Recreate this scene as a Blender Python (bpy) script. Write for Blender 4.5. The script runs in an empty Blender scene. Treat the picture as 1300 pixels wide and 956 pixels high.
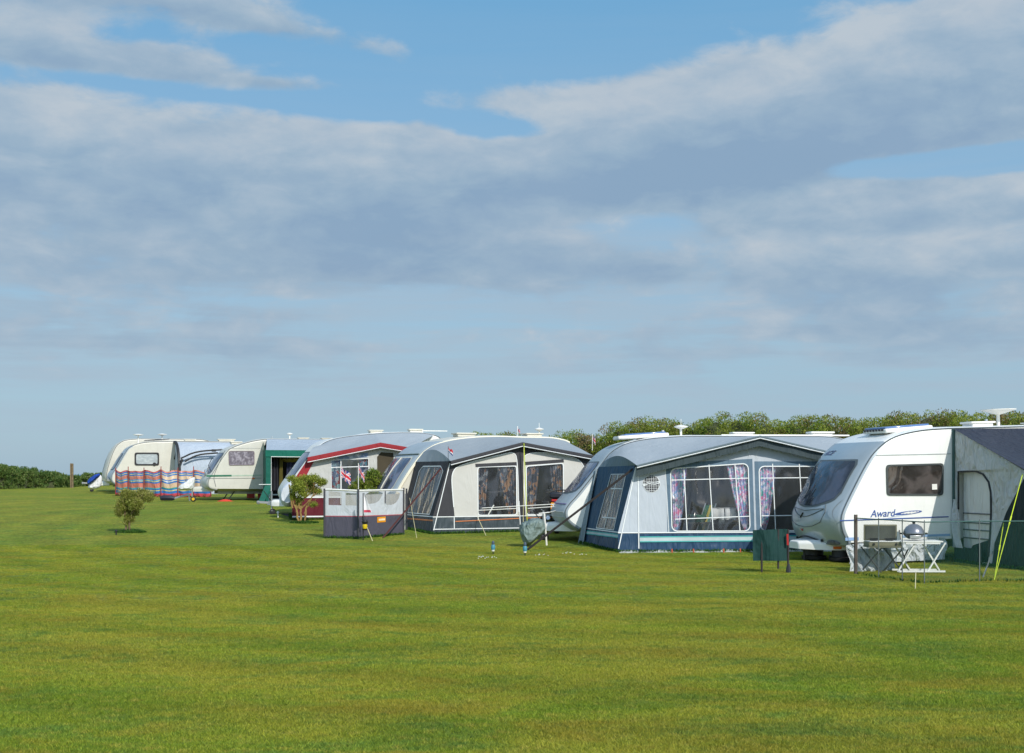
import bpy, math, random
import numpy as np
from mathutils import Matrix, Vector
from mathutils.geometry import tessellate_polygon
random.seed(7); rng = np.random.default_rng(7)
R = math.radians
scene = bpy.context.scene
COL = scene.collection
# ------------------------------------------------------------------ camera model
FPX, CU, HV, CAMH = 1700.0, 650.0, 602.0, 1.73
W_, H_ = 1300.0, 956.0
cam_d = bpy.data.cameras.new('camera'); cam = bpy.data.objects.new('camera', cam_d); COL.objects.link(cam)
cam.location = (0, 0, CAMH); cam.rotation_euler = (math.pi/2, 0, 0)
cam_d.sensor_width = 36; cam_d.lens = 36*FPX/W_
cam_d.shift_y = (HV-H_/2)/W_
cam_d.clip_start = .1; cam_d.clip_end = 60000
scene.camera = cam
GT = [(-50,0),(26,0),(30,.04),(34.5,.18),(38,.31),(42,.43),(55,.66),(61,.74),(69,.83),(80,.95),(90,1.03),(100,1.0),(120,.6),(160,-1.5),(300,-14),(3000,-60),(90000,-90)]
GY = [a for a, b in GT]; GZ = [b for a, b in GT]
def gnd(x, y):
    z = float(np.interp(y, GY, GZ)*.5 + np.interp(y-2, GY, GZ)*.25 + np.interp(y+2, GY, GZ)*.25)
    return z + .02*math.sin(x*.21+y*.13) * min(1, max(0, (y-5)/20))*(1 if y < 120 else 0)
def G(u, v):                      # where the line of sight meets the lawn
    y = 5.0
    while y < 200:
        x = (u-CU)/FPX*y; z = CAMH-(v-HV)/FPX*y
        if z <= gnd(x, y): break
        y += .02
    return Vector((x, y, gnd(x, y)))
def at(u, v, y): return Vector(((u-CU)/FPX*y, y, CAMH-(v-HV)/FPX*y))
def hit(M, u, v, p0, n):
    Mi = M.inverted(); o = Mi @ Vector((0, 0, CAMH)); q = Mi @ at(u, v, 10.0); d = q-o
    n = Vector(n); t = (Vector(p0)-o).dot(n)/d.dot(n)
    return o+d*t
# ------------------------------------------------------------------ materials
def lin(c):
    return tuple(((x/255)/12.92 if x/255 <= .04045 else ((x/255+.055)/1.055)**2.4) for x in c)
class NT:
    def __init__(s, nt): s.nt = nt; s.n = nt.nodes; s.l = nt.links
    def new(s, t, **k):
        o = s.n.new(t)
        for a, b in k.items(): setattr(o, a, b)
        return o
    def link(s, a, b): s.l.new(a, b)
    def put(s, sock, val):
        if hasattr(val, 'is_output') or isinstance(val, bpy.types.NodeSocket): s.l.new(val, sock)
        else: sock.default_value = val
    def math(s, op, a, b=0, c=0, clamp=False):
        o = s.new('ShaderNodeMath', operation=op, use_clamp=clamp)
        s.put(o.inputs[0], a); s.put(o.inputs[1], b)
        if op in ('MULTIPLY_ADD', 'SMOOTH_MIN', 'WRAP'): s.put(o.inputs[2], c)
        return o.outputs[0]
    def mix(s, f, a, b, blend='MIX'):
        o = s.new('ShaderNodeMix', data_type='RGBA', blend_type=blend)
        s.put(o.inputs[0], f); s.put(o.inputs[6], c4(a)); s.put(o.inputs[7], c4(b)); return o.outputs[2]
    def noise(s, vec, scale, detail=3, rough=.5, dist=0):
        o = s.new('ShaderNodeTexNoise'); s.put(o.inputs['Vector'], vec) if vec is not None else None
        o.inputs['Scale'].default_value = scale; o.inputs['Detail'].default_value = detail
        o.inputs['Roughness'].default_value = rough; o.inputs['Distortion'].default_value = dist
        return o.outputs['Fac']
    def mapping(s, vec, scale=(1,1,1), rot=(0,0,0), loc=(0,0,0)):
        o = s.new('ShaderNodeMapping'); s.put(o.inputs['Vector'], vec)
        o.inputs['Scale'].default_value = scale; o.inputs['Rotation'].default_value = rot; o.inputs['Location'].default_value = loc
        return o.outputs[0]
    def maprange(s, v, a, b, c=0, d=1, smooth=True):
        o = s.new('ShaderNodeMapRange', interpolation_type='SMOOTHSTEP' if smooth else 'LINEAR')
        s.put(o.inputs[0], v)
        for i, x in enumerate((a, b, c, d)): o.inputs[i+1].default_value = x
        return o.outputs[0]
    def ramp(s, f, pts, const=False):
        o = s.new('ShaderNodeValToRGB'); cr = o.color_ramp
        if const: cr.interpolation = 'CONSTANT'
        while len(cr.elements) < len(pts): cr.elements.new(.5)
        for e, (p, c) in zip(cr.elements, pts): e.position = p; e.color = c4(c)
        s.put(o.inputs[0], f); return o.outputs[0]
def c4(c): return tuple(c)+(1,) if isinstance(c, tuple) and len(c) == 3 else c
MATS = {}
def newmat(name):
    m = bpy.data.materials.new(name); m.use_nodes = True; nt = NT(m.node_tree)
    return m, nt, m.node_tree.nodes['Principled BSDF']
def mat(name, col, rough=.5, spec=.5, metal=0, var=.12, vs=3.0, bump=0, bs=20, bstretch=(1,1,1), coat=0, dirt=0):
    if name in MATS: return MATS[name]
    m, nt, b = newmat(name); MATS[name] = m
    tc = nt.new('ShaderNodeTexCoord').outputs['Object']
    n = nt.noise(tc, vs, 4, .6)
    f = nt.maprange(n, .3, .7, 1-var, 1+var*.6)
    hsv = nt.new('ShaderNodeHueSaturation'); hsv.inputs['Color'].default_value = c4(col); nt.put(hsv.inputs['Value'], f)
    out = hsv.outputs[0]
    if dirt:
        d = nt.maprange(nt.noise(nt.mapping(tc, (6, 6, 1.2)), 1.5, 5, .7), .5, .8, 0, dirt)
        out = nt.mix(d, out, lin((120, 118, 95)))
    nt.put(b.inputs['Base Color'], out)
    b.inputs['Roughness'].default_value = rough; b.inputs['Metallic'].default_value = metal
    b.inputs['Specular IOR Level'].default_value = spec; b.inputs['Coat Weight'].default_value = coat
    if bump:
        bn = nt.new('ShaderNodeBump'); bn.inputs['Strength'].default_value = bump; bn.inputs['Distance'].default_value = .05
        nt.put(bn.inputs['Height'], nt.noise(nt.mapping(tc, bstretch), bs, 3, .55, .6)); nt.put(b.inputs['Normal'], bn.outputs[0])
    return m
def cloth(name, rgb, bump=.5, var=.1, rough=.75, trans=.0, streak=(3.5, 3.5, .7)):
    """tent fabric: long shallow tension creases, faint stains"""
    if name in MATS: return MATS[name]
    m, nt, b = newmat(name); MATS[name] = m
    tc = nt.new('ShaderNodeTexCoord').outputs['Object']
    f = nt.maprange(nt.noise(tc, 1.3, 4, .6), .3, .7, 1-var, 1+var*.5)
    hsv = nt.new('ShaderNodeHueSaturation'); hsv.inputs['Color'].default_value = c4(lin(rgb)); nt.put(hsv.inputs['Value'], f)
    nt.put(b.inputs['Base Color'], hsv.outputs[0]); b.inputs['Roughness'].default_value = rough
    b.inputs['Specular IOR Level'].default_value = .25
    h = nt.noise(nt.mapping(tc, streak, rot=(0, .35, .3)), 1.1, 2, .5, 1.4)
    h2 = nt.noise(nt.mapping(tc, (1.1, 1.1, .9), loc=(3, 1, 2)), 1.2, 3, .5, 1.0)
    h3 = nt.noise(nt.mapping(tc, (streak[0]*2, streak[1]*2, streak[2]), rot=(0, -.6, 0), loc=(5, 2, 1)), 1.0, 2, .5, 1.0)
    hh = nt.math('ADD', h, nt.math('ADD', nt.math('MULTIPLY', h2, 1.1), nt.math('MULTIPLY', h3, .35)))
    bn = nt.new('ShaderNodeBump'); bn.inputs['Strength'].default_value = bump; bn.inputs['Distance'].default_value = .17
    nt.put(bn.inputs['Height'], hh); nt.put(b.inputs['Normal'], bn.outputs[0])
    if trans:
        t = nt.new('ShaderNodeBsdfTranslucent'); nt.put(t.inputs['Color'], hsv.outputs[0])
        mx = nt.new('ShaderNodeMixShader'); mx.inputs[0].default_value = trans
        nt.link(b.outputs[0], mx.inputs[1]); nt.link(t.outputs[0], mx.inputs[2])
        nt.link(mx.outputs[0], m.node_tree.nodes['Material Output'].inputs[0])
    return m
def film(name, tint=(.80, .82, .82), refl=.07, bump=.6, haze=.03):
    """clear vinyl awning window"""
    if name in MATS: return MATS[name]
    m, nt, b = newmat(name); MATS[name] = m; m.node_tree.nodes.remove(b)
    tc = nt.new('ShaderNodeTexCoord').outputs['Object']
    tr = nt.new('ShaderNodeBsdfTransparent'); tr.inputs[0].default_value = c4(tint)
    gl = nt.new('ShaderNodeBsdfGlossy'); gl.inputs['Roughness'].default_value = .18
    df = nt.new('ShaderNodeBsdfDiffuse'); df.inputs[0].default_value = (.7, .72, .75, 1)
    bn = nt.new('ShaderNodeBump'); bn.inputs['Strength'].default_value = bump; bn.inputs['Distance'].default_value = .25
    nt.put(bn.inputs['Height'], nt.noise(nt.mapping(tc, (1.5, 1.5, .45), rot=(0, .6, 0)), 1.4, 1, .5, 1.2)); nt.put(gl.inputs['Normal'], bn.outputs[0])
    m1 = nt.new('ShaderNodeMixShader'); m1.inputs[0].default_value = haze
    nt.link(tr.outputs[0], m1.inputs[1]); nt.link(df.outputs[0], m1.inputs[2])
    fr = nt.new('ShaderNodeFresnel'); fr.inputs[0].default_value = 1.45; nt.put(fr.inputs['Normal'], bn.outputs[0])
    m2 = nt.new('ShaderNodeMixShader'); nt.put(m2.inputs[0], nt.math('ADD', fr.outputs[0], refl-.04, clamp=True))
    nt.link(m1.outputs[0], m2.inputs[1]); nt.link(gl.outputs[0], m2.inputs[2])
    nt.link(m2.outputs[0], m.node_tree.nodes['Material Output'].inputs[0])
    return m
def pane(name, col, col2=None, sc=(6, 6, .8), rough=.06):
    """glazing of a caravan window with the dim room behind it"""
    if name in MATS: return MATS[name]
    m, nt, b = newmat(name); MATS[name] = m
    tc = nt.new('ShaderNodeTexCoord').outputs['Object']
    f = nt.maprange(nt.noise(nt.mapping(tc, sc), 1.2, 3, .5, .4), .42, .62, 0, 1)
    nt.put(b.inputs['Base Color'], nt.mix(f, col, col2 or tuple(x*1.8+.01 for x in col)))
    b.inputs['Roughness'].default_value = rough; b.inputs['Specular IOR Level'].default_value = .6
    bn = nt.new('ShaderNodeBump'); bn.inputs['Strength'].default_value = .25; bn.inputs['Distance'].default_value = .1
    nt.put(bn.inputs['Height'], nt.noise(nt.mapping(tc, (1, 1, 1)), 2.2, 2, .5, 1)); nt.put(b.inputs['Normal'], bn.outputs[0])
    return m
def floral(name, cols, scale=14, base=(.75, .72, .78)):
    if name in MATS: return MATS[name]
    m, nt, b = newmat(name); MATS[name] = m
    tc = nt.new('ShaderNodeTexCoord').outputs['Object']
    v = nt.new('ShaderNodeTexVoronoi'); v.inputs['Scale'].default_value = scale
    wn = nt.noise(tc, 9, 2); vec = nt.new('ShaderNodeVectorMath', operation='ADD'); nt.put(vec.inputs[0], nt.mapping(tc, (1, .3, .7))); nt.put(vec.inputs[1], nt.math('MULTIPLY', wn, .12))
    nt.put(v.inputs['Vector'], vec.outputs[0])
    sep = nt.new('ShaderNodeSeparateColor'); nt.put(sep.inputs[0], v.outputs['Color'])
    k = len(cols)
    c = nt.ramp(sep.outputs[0], [(i/k, q) for i, q in enumerate(cols)], True)
    nt.put(b.inputs['Base Color'], c); b.inputs['Roughness'].default_value = .8
    return m
def bandmat(name, bands, bump=.3, shine=.5, trans=0, attr=None):
    """horizontal dyed stripes by height in metres: [(z, rgb)...]"""
    m, nt, b = newmat(name); MATS[name] = m
    tc = nt.new('ShaderNodeTexCoord').outputs['Object']
    sp = nt.new('ShaderNodeSeparateXYZ'); nt.put(sp.inputs[0], tc)
    zmax = bands[-1][0]*1.2+.1
    prev = 0; pts = []
    for z, c in bands: pts.append((z/zmax, lin(c)))
    src = nt.new('ShaderNodeAttribute', attribute_name=attr).outputs['Fac'] if attr else sp.outputs[2]
    nt.put(b.inputs['Base Color'], nt.ramp(nt.math('DIVIDE', src, zmax), pts, True))
    b.inputs['Roughness'].default_value = shine
    bn = nt.new('ShaderNodeBump'); bn.inputs['Strength'].default_value = bump; bn.inputs['Distance'].default_value = .15
    nt.put(bn.inputs['Height'], nt.noise(nt.mapping(tc, (2, 2, 1.2), rot=(0, .6, 0)), 1.8, 3, .5, 1)); nt.put(b.inputs['Normal'], bn.outputs[0])
    return m
# ------------------------------------------------------------------ mesh builder
class MB:
    def __init__(s): s.v = []; s.f = []; s.m = []
    def add(s, vs, fs, mi=0):
        k = len(s.v); s.v += [tuple(p) for p in vs]
        s.f += [tuple(i+k for i in f) for f in fs]; s.m += [mi]*len(fs); return s
    def box(s, c, d, rz=0, mi=0, rot=None):
        x, y, z = (q/2 for q in d); c = Vector(c)
        Rm = rot or Matrix.Rotation(rz, 3, 'Z')
        vs = [c+Rm @ Vector((a*x, b*y, e*z)) for a in (-1, 1) for b in (-1, 1) for e in (-1, 1)]
        return s.add(vs, [(0,1,3,2),(4,6,7,5),(0,4,5,1),(2,3,7,6),(0,2,6,4),(1,5,7,3)], mi)
    def bar(s, a, b, w, h, mi=0):
        a, b = Vector(a), Vector(b); d = b-a
        q = d.to_track_quat('X', 'Z').to_matrix()
        return s.box((a+b)/2, (d.length, w, h), rot=q, mi=mi)
    def tube(s, pts, r, n=6, mi=0, cap=True):
        pts = [Vector(p) for p in pts]; rr = r if isinstance(r, (list, tuple)) else [r]*len(pts)
        vs = []; up = None
        for i, p in enumerate(pts):
            d = (pts[min(i+1, len(pts)-1)]-pts[max(i-1, 0)]).normalized()
            if up is None:
                up = Vector((0, 0, 1)) if abs(d.z) < .9 else Vector((0, 1, 0))
            a = d.cross(up).normalized(); b = a.cross(d).normalized(); up = b
            vs += [p+(a*math.cos(2*math.pi*k/n)+b*math.sin(2*math.pi*k/n))*rr[i] for k in range(n)]
        fs = [(i*n+k, i*n+(k+1) % n, (i+1)*n+(k+1) % n, (i+1)*n+k) for i in range(len(pts)-1) for k in range(n)]
        if cap: fs += [tuple(range(n))[::-1], tuple((len(pts)-1)*n+k for k in range(n))]
        return s.add(vs, fs, mi)
    def lathe(s, prof, c=(0,0,0), n=20, axis='Z', mi=0):
        A = {'Z': Matrix.Identity(3), 'Y': Matrix.Rotation(math.pi/2, 3, 'X'), 'X': Matrix.Rotation(math.pi/2, 3, 'Y')}[axis]
        c = Vector(c); vs = []
        for r, z in prof: vs += [c+A @ Vector((r*math.cos(2*math.pi*k/n), r*math.sin(2*math.pi*k/n), z)) for k in range(n)]
        fs = [(i*n+k, i*n+(k+1) % n, (i+1)*n+(k+1) % n, (i+1)*n+k) for i in range(len(prof)-1) for k in range(n)]
        return s.add(vs, fs, mi)
    def grid(s, fn, nu, nv, mi=0):
        vs = [fn(i/nu, j/nv) for i in range(nu+1) for j in range(nv+1)]
        fs = [(i*(nv+1)+j, (i+1)*(nv+1)+j, (i+1)*(nv+1)+j+1, i*(nv+1)+j+1) for i in range(nu) for j in range(nv)]
        return s.add(vs, fs, mi)
    def poly(s, outline, holes, fn, mi=0, thick=0, seg=None):
        loops = [outline]+list(holes)
        flat = [p for l in loops for p in l]
        tris = tessellate_polygon([[Vector((p[0], p[1], 0)) for p in l] for l in loops])
        vs = [fn(*p) for p in flat]
        return s.add(vs, [tuple(t) for t in tris], mi)
    def build(s, name, mats, parent=None, smooth=True, bev=0, ang=35, loc=None):
        me = bpy.data.meshes.new(name); me.from_pydata(s.v, [], s.f)
        for m in (mats if isinstance(mats, (list, tuple)) else [mats]): me.materials.append(m)
        me.polygons.foreach_set('material_index', s.m)
        if smooth:
            me.polygons.foreach_set('use_smooth', [True]*len(s.f)); me.set_sharp_from_angle(angle=R(ang))
        me.update()
        o = bpy.data.objects.new(name, me); COL.objects.link(o)
        if parent: o.parent = parent
        if loc is not None: o.location = loc
        if bev:
            b = o.modifiers.new('bevel', 'BEVEL'); b.width = bev; b.segments = 2; b.limit_method = 'ANGLE'
        return o
def thing(name, label, cat, loc=(0,0,0), rz=0, group=None, rot=None):
    o = bpy.data.objects.new(name, None); COL.objects.link(o); o.empty_display_size = .2
    o.location = loc; o.rotation_euler = rot or (0, 0, rz)
    return tag(o, label, cat, group)
def tag(o, label, cat, group=None):
    o['label'] = label; o['category'] = cat
    if group: o['group'] = group
    return o
def mtx(o):
    return Matrix.Translation(o.location) @ o.rotation_euler.to_matrix().to_4x4()
def rrect(x0, z0, x1, z1, r, n=4):
    out = []
    for cx, cz, a0 in ((x1-r, z0+r, -90), (x1-r, z1-r, 0), (x0+r, z1-r, 90), (x0+r, z0+r, 180)):
        for k in range(n+1):
            a = R(a0+90*k/n); out.append((cx+r*math.cos(a), cz+r*math.sin(a)))
    return out
def rquad(pts, r, n=3):
    """any convex quad with rounded corners"""
    out = []; P = [Vector(p).to_2d() if len(p) == 2 else Vector(p) for p in pts]; k = len(P)
    for i in range(k):
        a, b, c = P[i-1], P[i], P[(i+1) % k]
        p, q = b+(a-b).normalized()*r, b+(c-b).normalized()*r
        for j in range(n+1):
            t = j/n; w = p*(1-t)**2+b*2*t*(1-t)+q*t*t; out.append((w.x, w.y))
    return out
def ribbon(mb, pts, w, fn, off=0, mi=0):
    """flat tape following 2-D points on a wall fn(a,z,off)"""
    vs = []; P = [Vector(p) for p in pts]
    for i, p in enumerate(P):
        d = (P[min(i+1, len(P)-1)]-P[max(i-1, 0)]).normalized(); q = Vector((-d.y, d.x))*w/2
        a, b = p+q, p-q; vs += [fn(a.x, a.y, off), fn(b.x, b.y, off)]
    mb.add(vs, [(2*i, 2*i+1, 2*i+3, 2*i+2) for i in range(len(P)-1)], mi)
def chaikin(P, n=2):
    for _ in range(n):
        Q = [P[0]]
        for a, b in zip(P, P[1:]):
            Q += [(a[0]*.75+b[0]*.25, a[1]*.75+b[1]*.25), (a[0]*.25+b[0]*.75, a[1]*.25+b[1]*.75)]
        P = Q+[P[-1]]
    return P
def text_mesh(name, txt, size, m, parent, M, shear=0, ext=.002, bold=0):
    cu = bpy.data.curves.new(name, 'FONT'); cu.body = txt; cu.size = size; cu.shear = shear; cu.extrude = ext; cu.offset = bold
    t = bpy.data.objects.new('tmp', cu); COL.objects.link(t)
    dg = bpy.context.evaluated_depsgraph_get(); me = bpy.data.meshes.new_from_object(t.evaluated_get(dg))
    bpy.data.objects.remove(t); me.materials.clear(); me.materials.append(m); me.transform(M)
    o = bpy.data.objects.new(name, me); COL.objects.link(o); o.parent = parent; return o
# shared
white = mat('white_gelcoat', lin((236, 236, 232)), .32, coat=.2, var=.03, dirt=.10)
cream = mat('cream_gelcoat', lin((208, 204, 190)), .4, var=.05, dirt=.16)
silver = mat('silver_paint', lin((168, 178, 184)), .3, metal=.25, coat=.3, var=.04, dirt=.08)
palegrey = mat('pale_grey_paint', lin((160, 171, 178)), .4, var=.06, dirt=.1)
wplastic = mat('white_plastic', lin((232, 230, 224)), .45, var=.06)
bplastic = mat('black_plastic', (.018, .018, .02), .5, var=.3)
rubber = mat('black_rubber', (.02, .02, .022), .7, var=.2)
galv = mat('galvanised_steel', (.42, .43, .45), .45, metal=.7, var=.2)
alum = mat('aluminium', (.6, .61, .62), .35, metal=.85, var=.1)
wpaint = mat('white_painted_wood', lin((228, 228, 222)), .5, var=.1)
amber = mat('amber_lens', (.75, .16, .02), .25, var=.1)
redm = mat('red_plastic', (.55, .03, .03), .35, var=.15)
bluetrim = mat('blue_decal', lin((62, 88, 150)), .4, var=.05)
greentrim = mat('green_decal', lin((40, 110, 84)), .4, var=.1)
greytrim = mat('grey_seam', lin((86, 94, 98)), .5, var=.1)
glassdark = pane('tinted_glass', (.022, .028, .045), (.07, .085, .13), (2.5, 2.5, .5))
glassblue = pane('dusky_glass', (.05, .055, .10), (.16, .17, .24), (3, 3, .5))
clear = film('clear_vinyl')
piping = mat('white_piping', lin((225, 228, 228)), .6, var=.05)
# ================================================================== SKY AND SUN
scene.view_settings.view_transform = 'Standard'; scene.view_settings.look = 'None'
scene.view_settings.gamma = 1; scene.view_settings.exposure = 0.0
SUN_EL, SUN_AZ = R(38), math.atan2(.5, -.866)          # azimuth clockwise from +Y: low over the right shoulder
sv = Vector((math.sin(SUN_AZ)*math.cos(SUN_EL), math.cos(SUN_AZ)*math.cos(SUN_EL), math.sin(SUN_EL)))
sd = bpy.data.lights.new('sun', 'SUN'); sd.energy = 3.75; sd.angle = R(.6); sd.color = (1, .955, .87)
so = bpy.data.objects.new('sun', sd); COL.objects.link(so); so.rotation_euler = sv.to_track_quat('Z', 'Y').to_euler()
world = bpy.data.worlds.new('World'); scene.world = world; world.use_nodes = True
w = NT(world.node_tree); bg = world.node_tree.nodes['Background']
sky = w.new('ShaderNodeTexSky', sky_type='NISHITA'); sky.sun_disc = False
sky.sun_elevation = SUN_EL; sky.sun_rotation = SUN_AZ; sky.altitude = 10; sky.air_density = 1; sky.dust_density = .6; sky.ozone_density = 2.5
STR = .11; bg.inputs[1].default_value = STR
gen = w.new('ShaderNodeTexCoord').outputs['Generated']
sp = w.new('ShaderNodeSeparateXYZ'); w.put(sp.inputs[0], gen)
az = w.math('ARCTAN2', sp.outputs[0], sp.outputs[1]); el = w.math('ARCSINE', sp.outputs[2])
def A_(u): return math.atan((u-CU)/FPX)
def E_(v): return math.atan((HV-v)/FPX)
cmb = w.new('ShaderNodeCombineXYZ'); w.put(cmb.inputs[0], az); w.put(cmb.inputs[1], el)
pc = cmb.outputs[0]
n1 = w.noise(w.mapping(pc, (8, 17, 1), loc=(1.3, .2, 0)), 1.0, 6, .55, .5)
n2 = w.noise(w.mapping(pc, (14, 36, 1), loc=(3, 1, 0)), 1.0, 6, .55, .25)
n3 = w.noise(w.mapping(pc, (5, 60, 1), loc=(9, 4, 2)), 1.0, 5, .6, .3)
n4 = w.noise(w.mapping(pc, (26, 50, 1), loc=(5, 7, 0)), 1.0, 6, .6, .4)
nn = w.math('SUBTRACT', w.math('ADD', w.math('MULTIPLY', n1, .45), w.math('ADD', w.math('MULTIPLY', n2, .3), w.math('MULTIPLY', n4, .25))), .5)
def blob(u, v, ru, rv, k, slope=0, sharp=1.0):
    """a bank of cloud centred at a compass bearing and elevation; flat-ish base, rounded top"""
    a = w.math('DIVIDE', w.math('SUBTRACT', az, A_(u)), ru/FPX)
    e = w.math('SUBTRACT', el, w.math('MULTIPLY_ADD', w.math('SUBTRACT', az, A_(u)), slope, E_(v)))
    e = w.math('DIVIDE', e, rv/FPX)
    a2 = w.math('MULTIPLY', a, a); e2 = w.math('MULTIPLY', e, e)
    d = w.math('ADD', w.math('MULTIPLY', a2, a2), w.math('MULTIPLY', e2, e2) if sharp > 1 else e2)
    return w.math('MULTIPLY', w.math('EXPONENT', w.math('MULTIPLY', d, -1)), k), e
#        u     v    ru   rv   k  slope
banks = [(1130, 125, 400, 92, 1.0, .16, 2), (800, 190, 330, 75, .75, .10, 2), (1180, 190, 260, 50, .5, .0, 1), (230, 215, 420, 82, .9, -.05, 2), (640, 215, 240, 40, .35, .08, 1),
         (190, 96, 190, 24, .7, -.04, 2), (60, 12, 330, 26, .8, 0, 1), (390, 48, 150, 20, 1.0, -.14, 1), (30, 80, 70, 38, .6, 0, 1), (370, 112, 60, 9, .4, 0, 1), (560, 92, 90, 10, .35, 0, 1), (1130, 268, 380, 34, .72, .02, 2), (520, 300, 300, 40, .55, 0, 1),
         (250, 325, 460, 60, .62, 0, 1), (980, 340, 460, 50, .58, 0, 1), (1250, 360, 300, 90, .35, 0, 1), (150, 420, 330, 50, .42, 0, 1), (1050, 430, 330, 40, .38, 0, 1), (550, 460, 500, 30, .25, 0, 1), (600, 128, 110, 26, .5, .1, 1), (840, 342, 50, 13, .3, 0, 1)]
tot = None; heads = None
for bk in banks:
    g, e = blob(*bk); tot = g if tot is None else w.math('ADD', tot, g)
    ge = w.math('MULTIPLY', g, e); heads = ge if heads is None else w.math('ADD', heads, ge)
gaps = [(640, 50, 300, 55, .5, .08), (300, 133, 300, 12, .5, -.05), (500, 145, 150, 18, .4, 0), (1200, 222, 170, 15, .7, 0), (1200, 172, 120, 9, .45, 0), (640, 168, 70, 14, .7, 0), (680, 222, 60, 16, .6, 0), (750, 292, 130, 26, 1.1, 0), (610, 160, 60, 14, .6, 0), (1230, 235, 180, 10, .6, 0), (1180, 218, 130, 12, .5, 0), (680, 385, 330, 26, .3, 0)]
for bk in gaps:
    g, e = blob(*bk); tot = w.math('SUBTRACT', tot, g)
fld = w.math('ADD', tot, w.math('MULTIPLY', nn, 3.1))
fld = w.math('ADD', fld, w.math('MULTIPLY', w.math('SUBTRACT', n3, .5), w.maprange(el, E_(480), E_(280), 1.5, 0)))
out = w.maprange(w.math('MAXIMUM', w.math('ABSOLUTE', az), w.math('MULTIPLY', el, 1.1)), .42, .62, 0, 1)
fld = w.math('ADD', fld, w.math('MULTIPLY', out, .42))
cov = w.maprange(fld, .10, .66, 0, 1)
thin = w.math('MULTIPLY', w.maprange(n3, .30, .66, 0, 1), w.math('MULTIPLY', w.maprange(el, E_(610), E_(480), .2, .6), w.maprange(el, E_(360), E_(180), 1, .08)))
K = 1/STR
def sc(c, k=1): return tuple(x*K*k for x in lin(c))
hd = w.math('SUBTRACT', w.math('MULTIPLY_ADD', w.math('SUBTRACT', n4, .5), 1.5, w.math('MULTIPLY', heads, .85)), w.math('MULTIPLY', w.math('SUBTRACT', fld, .6), .35))
hd = w.math('ADD', hd, w.math('MULTIPLY', w.math('SUBTRACT', n2, .5), 2.2))
cloudcol = w.ramp(w.maprange(hd, -.75, .65, 0, 1, False), [(0, sc((138, 165, 192))), (.35, sc((153, 177, 198))), (.65, sc((170, 188, 204))), (1, sc((190, 200, 209)))])
tone = w.maprange(n1, .35, .65, 0, 1)
cloudcol = w.mix(w.math('MULTIPLY', tone, .2), cloudcol, sc((152, 174, 198)))
blue = w.ramp(w.math('DIVIDE', el, .36), [(0, sc((146, 180, 205))), (.25, sc((154, 188, 211))), (.55, sc((144, 185, 216))), (1, sc((108, 172, 216)))])
blue = w.mix(.80, sky.outputs[0], blue)
lowcloud = w.mix(thin, blue, sc((168, 187, 204)))
fin = w.mix(w.math('MULTIPLY', cov, w.maprange(el, E_(540), E_(400), .2, .92)), lowcloud, cloudcol)
# bright sky around the unseen sun behind the viewer comes from the sky model, plus an added fill gain
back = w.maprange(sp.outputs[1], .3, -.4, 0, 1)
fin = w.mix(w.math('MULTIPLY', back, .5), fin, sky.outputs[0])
fill_gain = w.maprange(sp.outputs[1], .35, -.3, 1, 1.55)   # unseen sky behind the viewer brightened as added fill
vm = w.new('ShaderNodeVectorMath', operation='SCALE'); w.put(vm.inputs[0], fin); w.put(vm.inputs['Scale'], fill_gain)
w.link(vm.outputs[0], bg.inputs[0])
# ================================================================== LAWN
def grass_colour(nt, vec):
    """mown grass: yellow-green and bluish-green sweeps left by the mower, worn patches"""
    a = nt.noise(nt.mapping(vec, (.14, .24, .1), rot=(0, 0, .3)), 1.0, 5, .6, 1.2)
    b = nt.noise(nt.mapping(vec, (.9, 1.7, .3), rot=(0, 0, -.2)), 1.0, 6, .65, .9)
    b2 = nt.noise(nt.mapping(vec, (.6, 1.2, .3), loc=(7, 3, 0), rot=(0, 0, .15)), 1.0, 6, .68, .6)
    c = nt.noise(nt.mapping(vec, (5, 8, 3)), 1.0, 4, .75)
    c2 = nt.noise(nt.mapping(vec, (7, 11, 3), loc=(4, 9, 1)), 1.0, 3, .75)
    base = nt.mix(nt.maprange(a, .36, .64), lin((112, 134, 38)), lin((142, 144, 48)))
    base = nt.mix(nt.math('MULTIPLY', nt.maprange(b, .47, .66), .75), base, lin((88, 122, 50)))
    base = nt.mix(nt.math('MULTIPLY', nt.maprange(b2, .49, .66), .75), base, lin((146, 138, 46)))
    base = nt.mix(nt.math('MULTIPLY', nt.maprange(c, .48, .72), .7), base, lin((160, 150, 66)))
    base = nt.mix(nt.math('MULTIPLY', nt.maprange(c2, .52, .75), .55), base, lin((74, 108, 48)))
    # arcs left by the mower, swung round a point beyond the awnings
    vd = nt.new('ShaderNodeVectorMath', operation='DISTANCE'); nt.put(vd.inputs[0], nt.mapping(vec, (1, 1, 0))); vd.inputs[1].default_value = (11, 42, 0)
    ph = nt.math('MULTIPLY_ADD', nt.math('ADD', vd.outputs['Value'], nt.math('MULTIPLY', a, 3.0)), 3.6, 0)
    arc = nt.math('MULTIPLY', nt.math('SINE', ph), nt.maprange(b2, .30, .6, .045, .105))
    hv = nt.new('ShaderNodeHueSaturation'); nt.put(hv.inputs['Color'], base); nt.put(hv.inputs['Value'], nt.math('ADD', arc, 1.0)); base = hv.outputs[0]
    return base
gm, nt, b = newmat('mown_grass')
pos = nt.new('ShaderNodeNewGeometry').outputs['Position']
gc = grass_colour(nt, pos)
f = nt.noise(pos, 55, 4, .8)
f2 = nt.noise(nt.mapping(pos, (1, .45, 1)), 14, 4, .75)
hsv = nt.new('ShaderNodeHueSaturation'); nt.put(hsv.inputs['Color'], gc)
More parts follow.
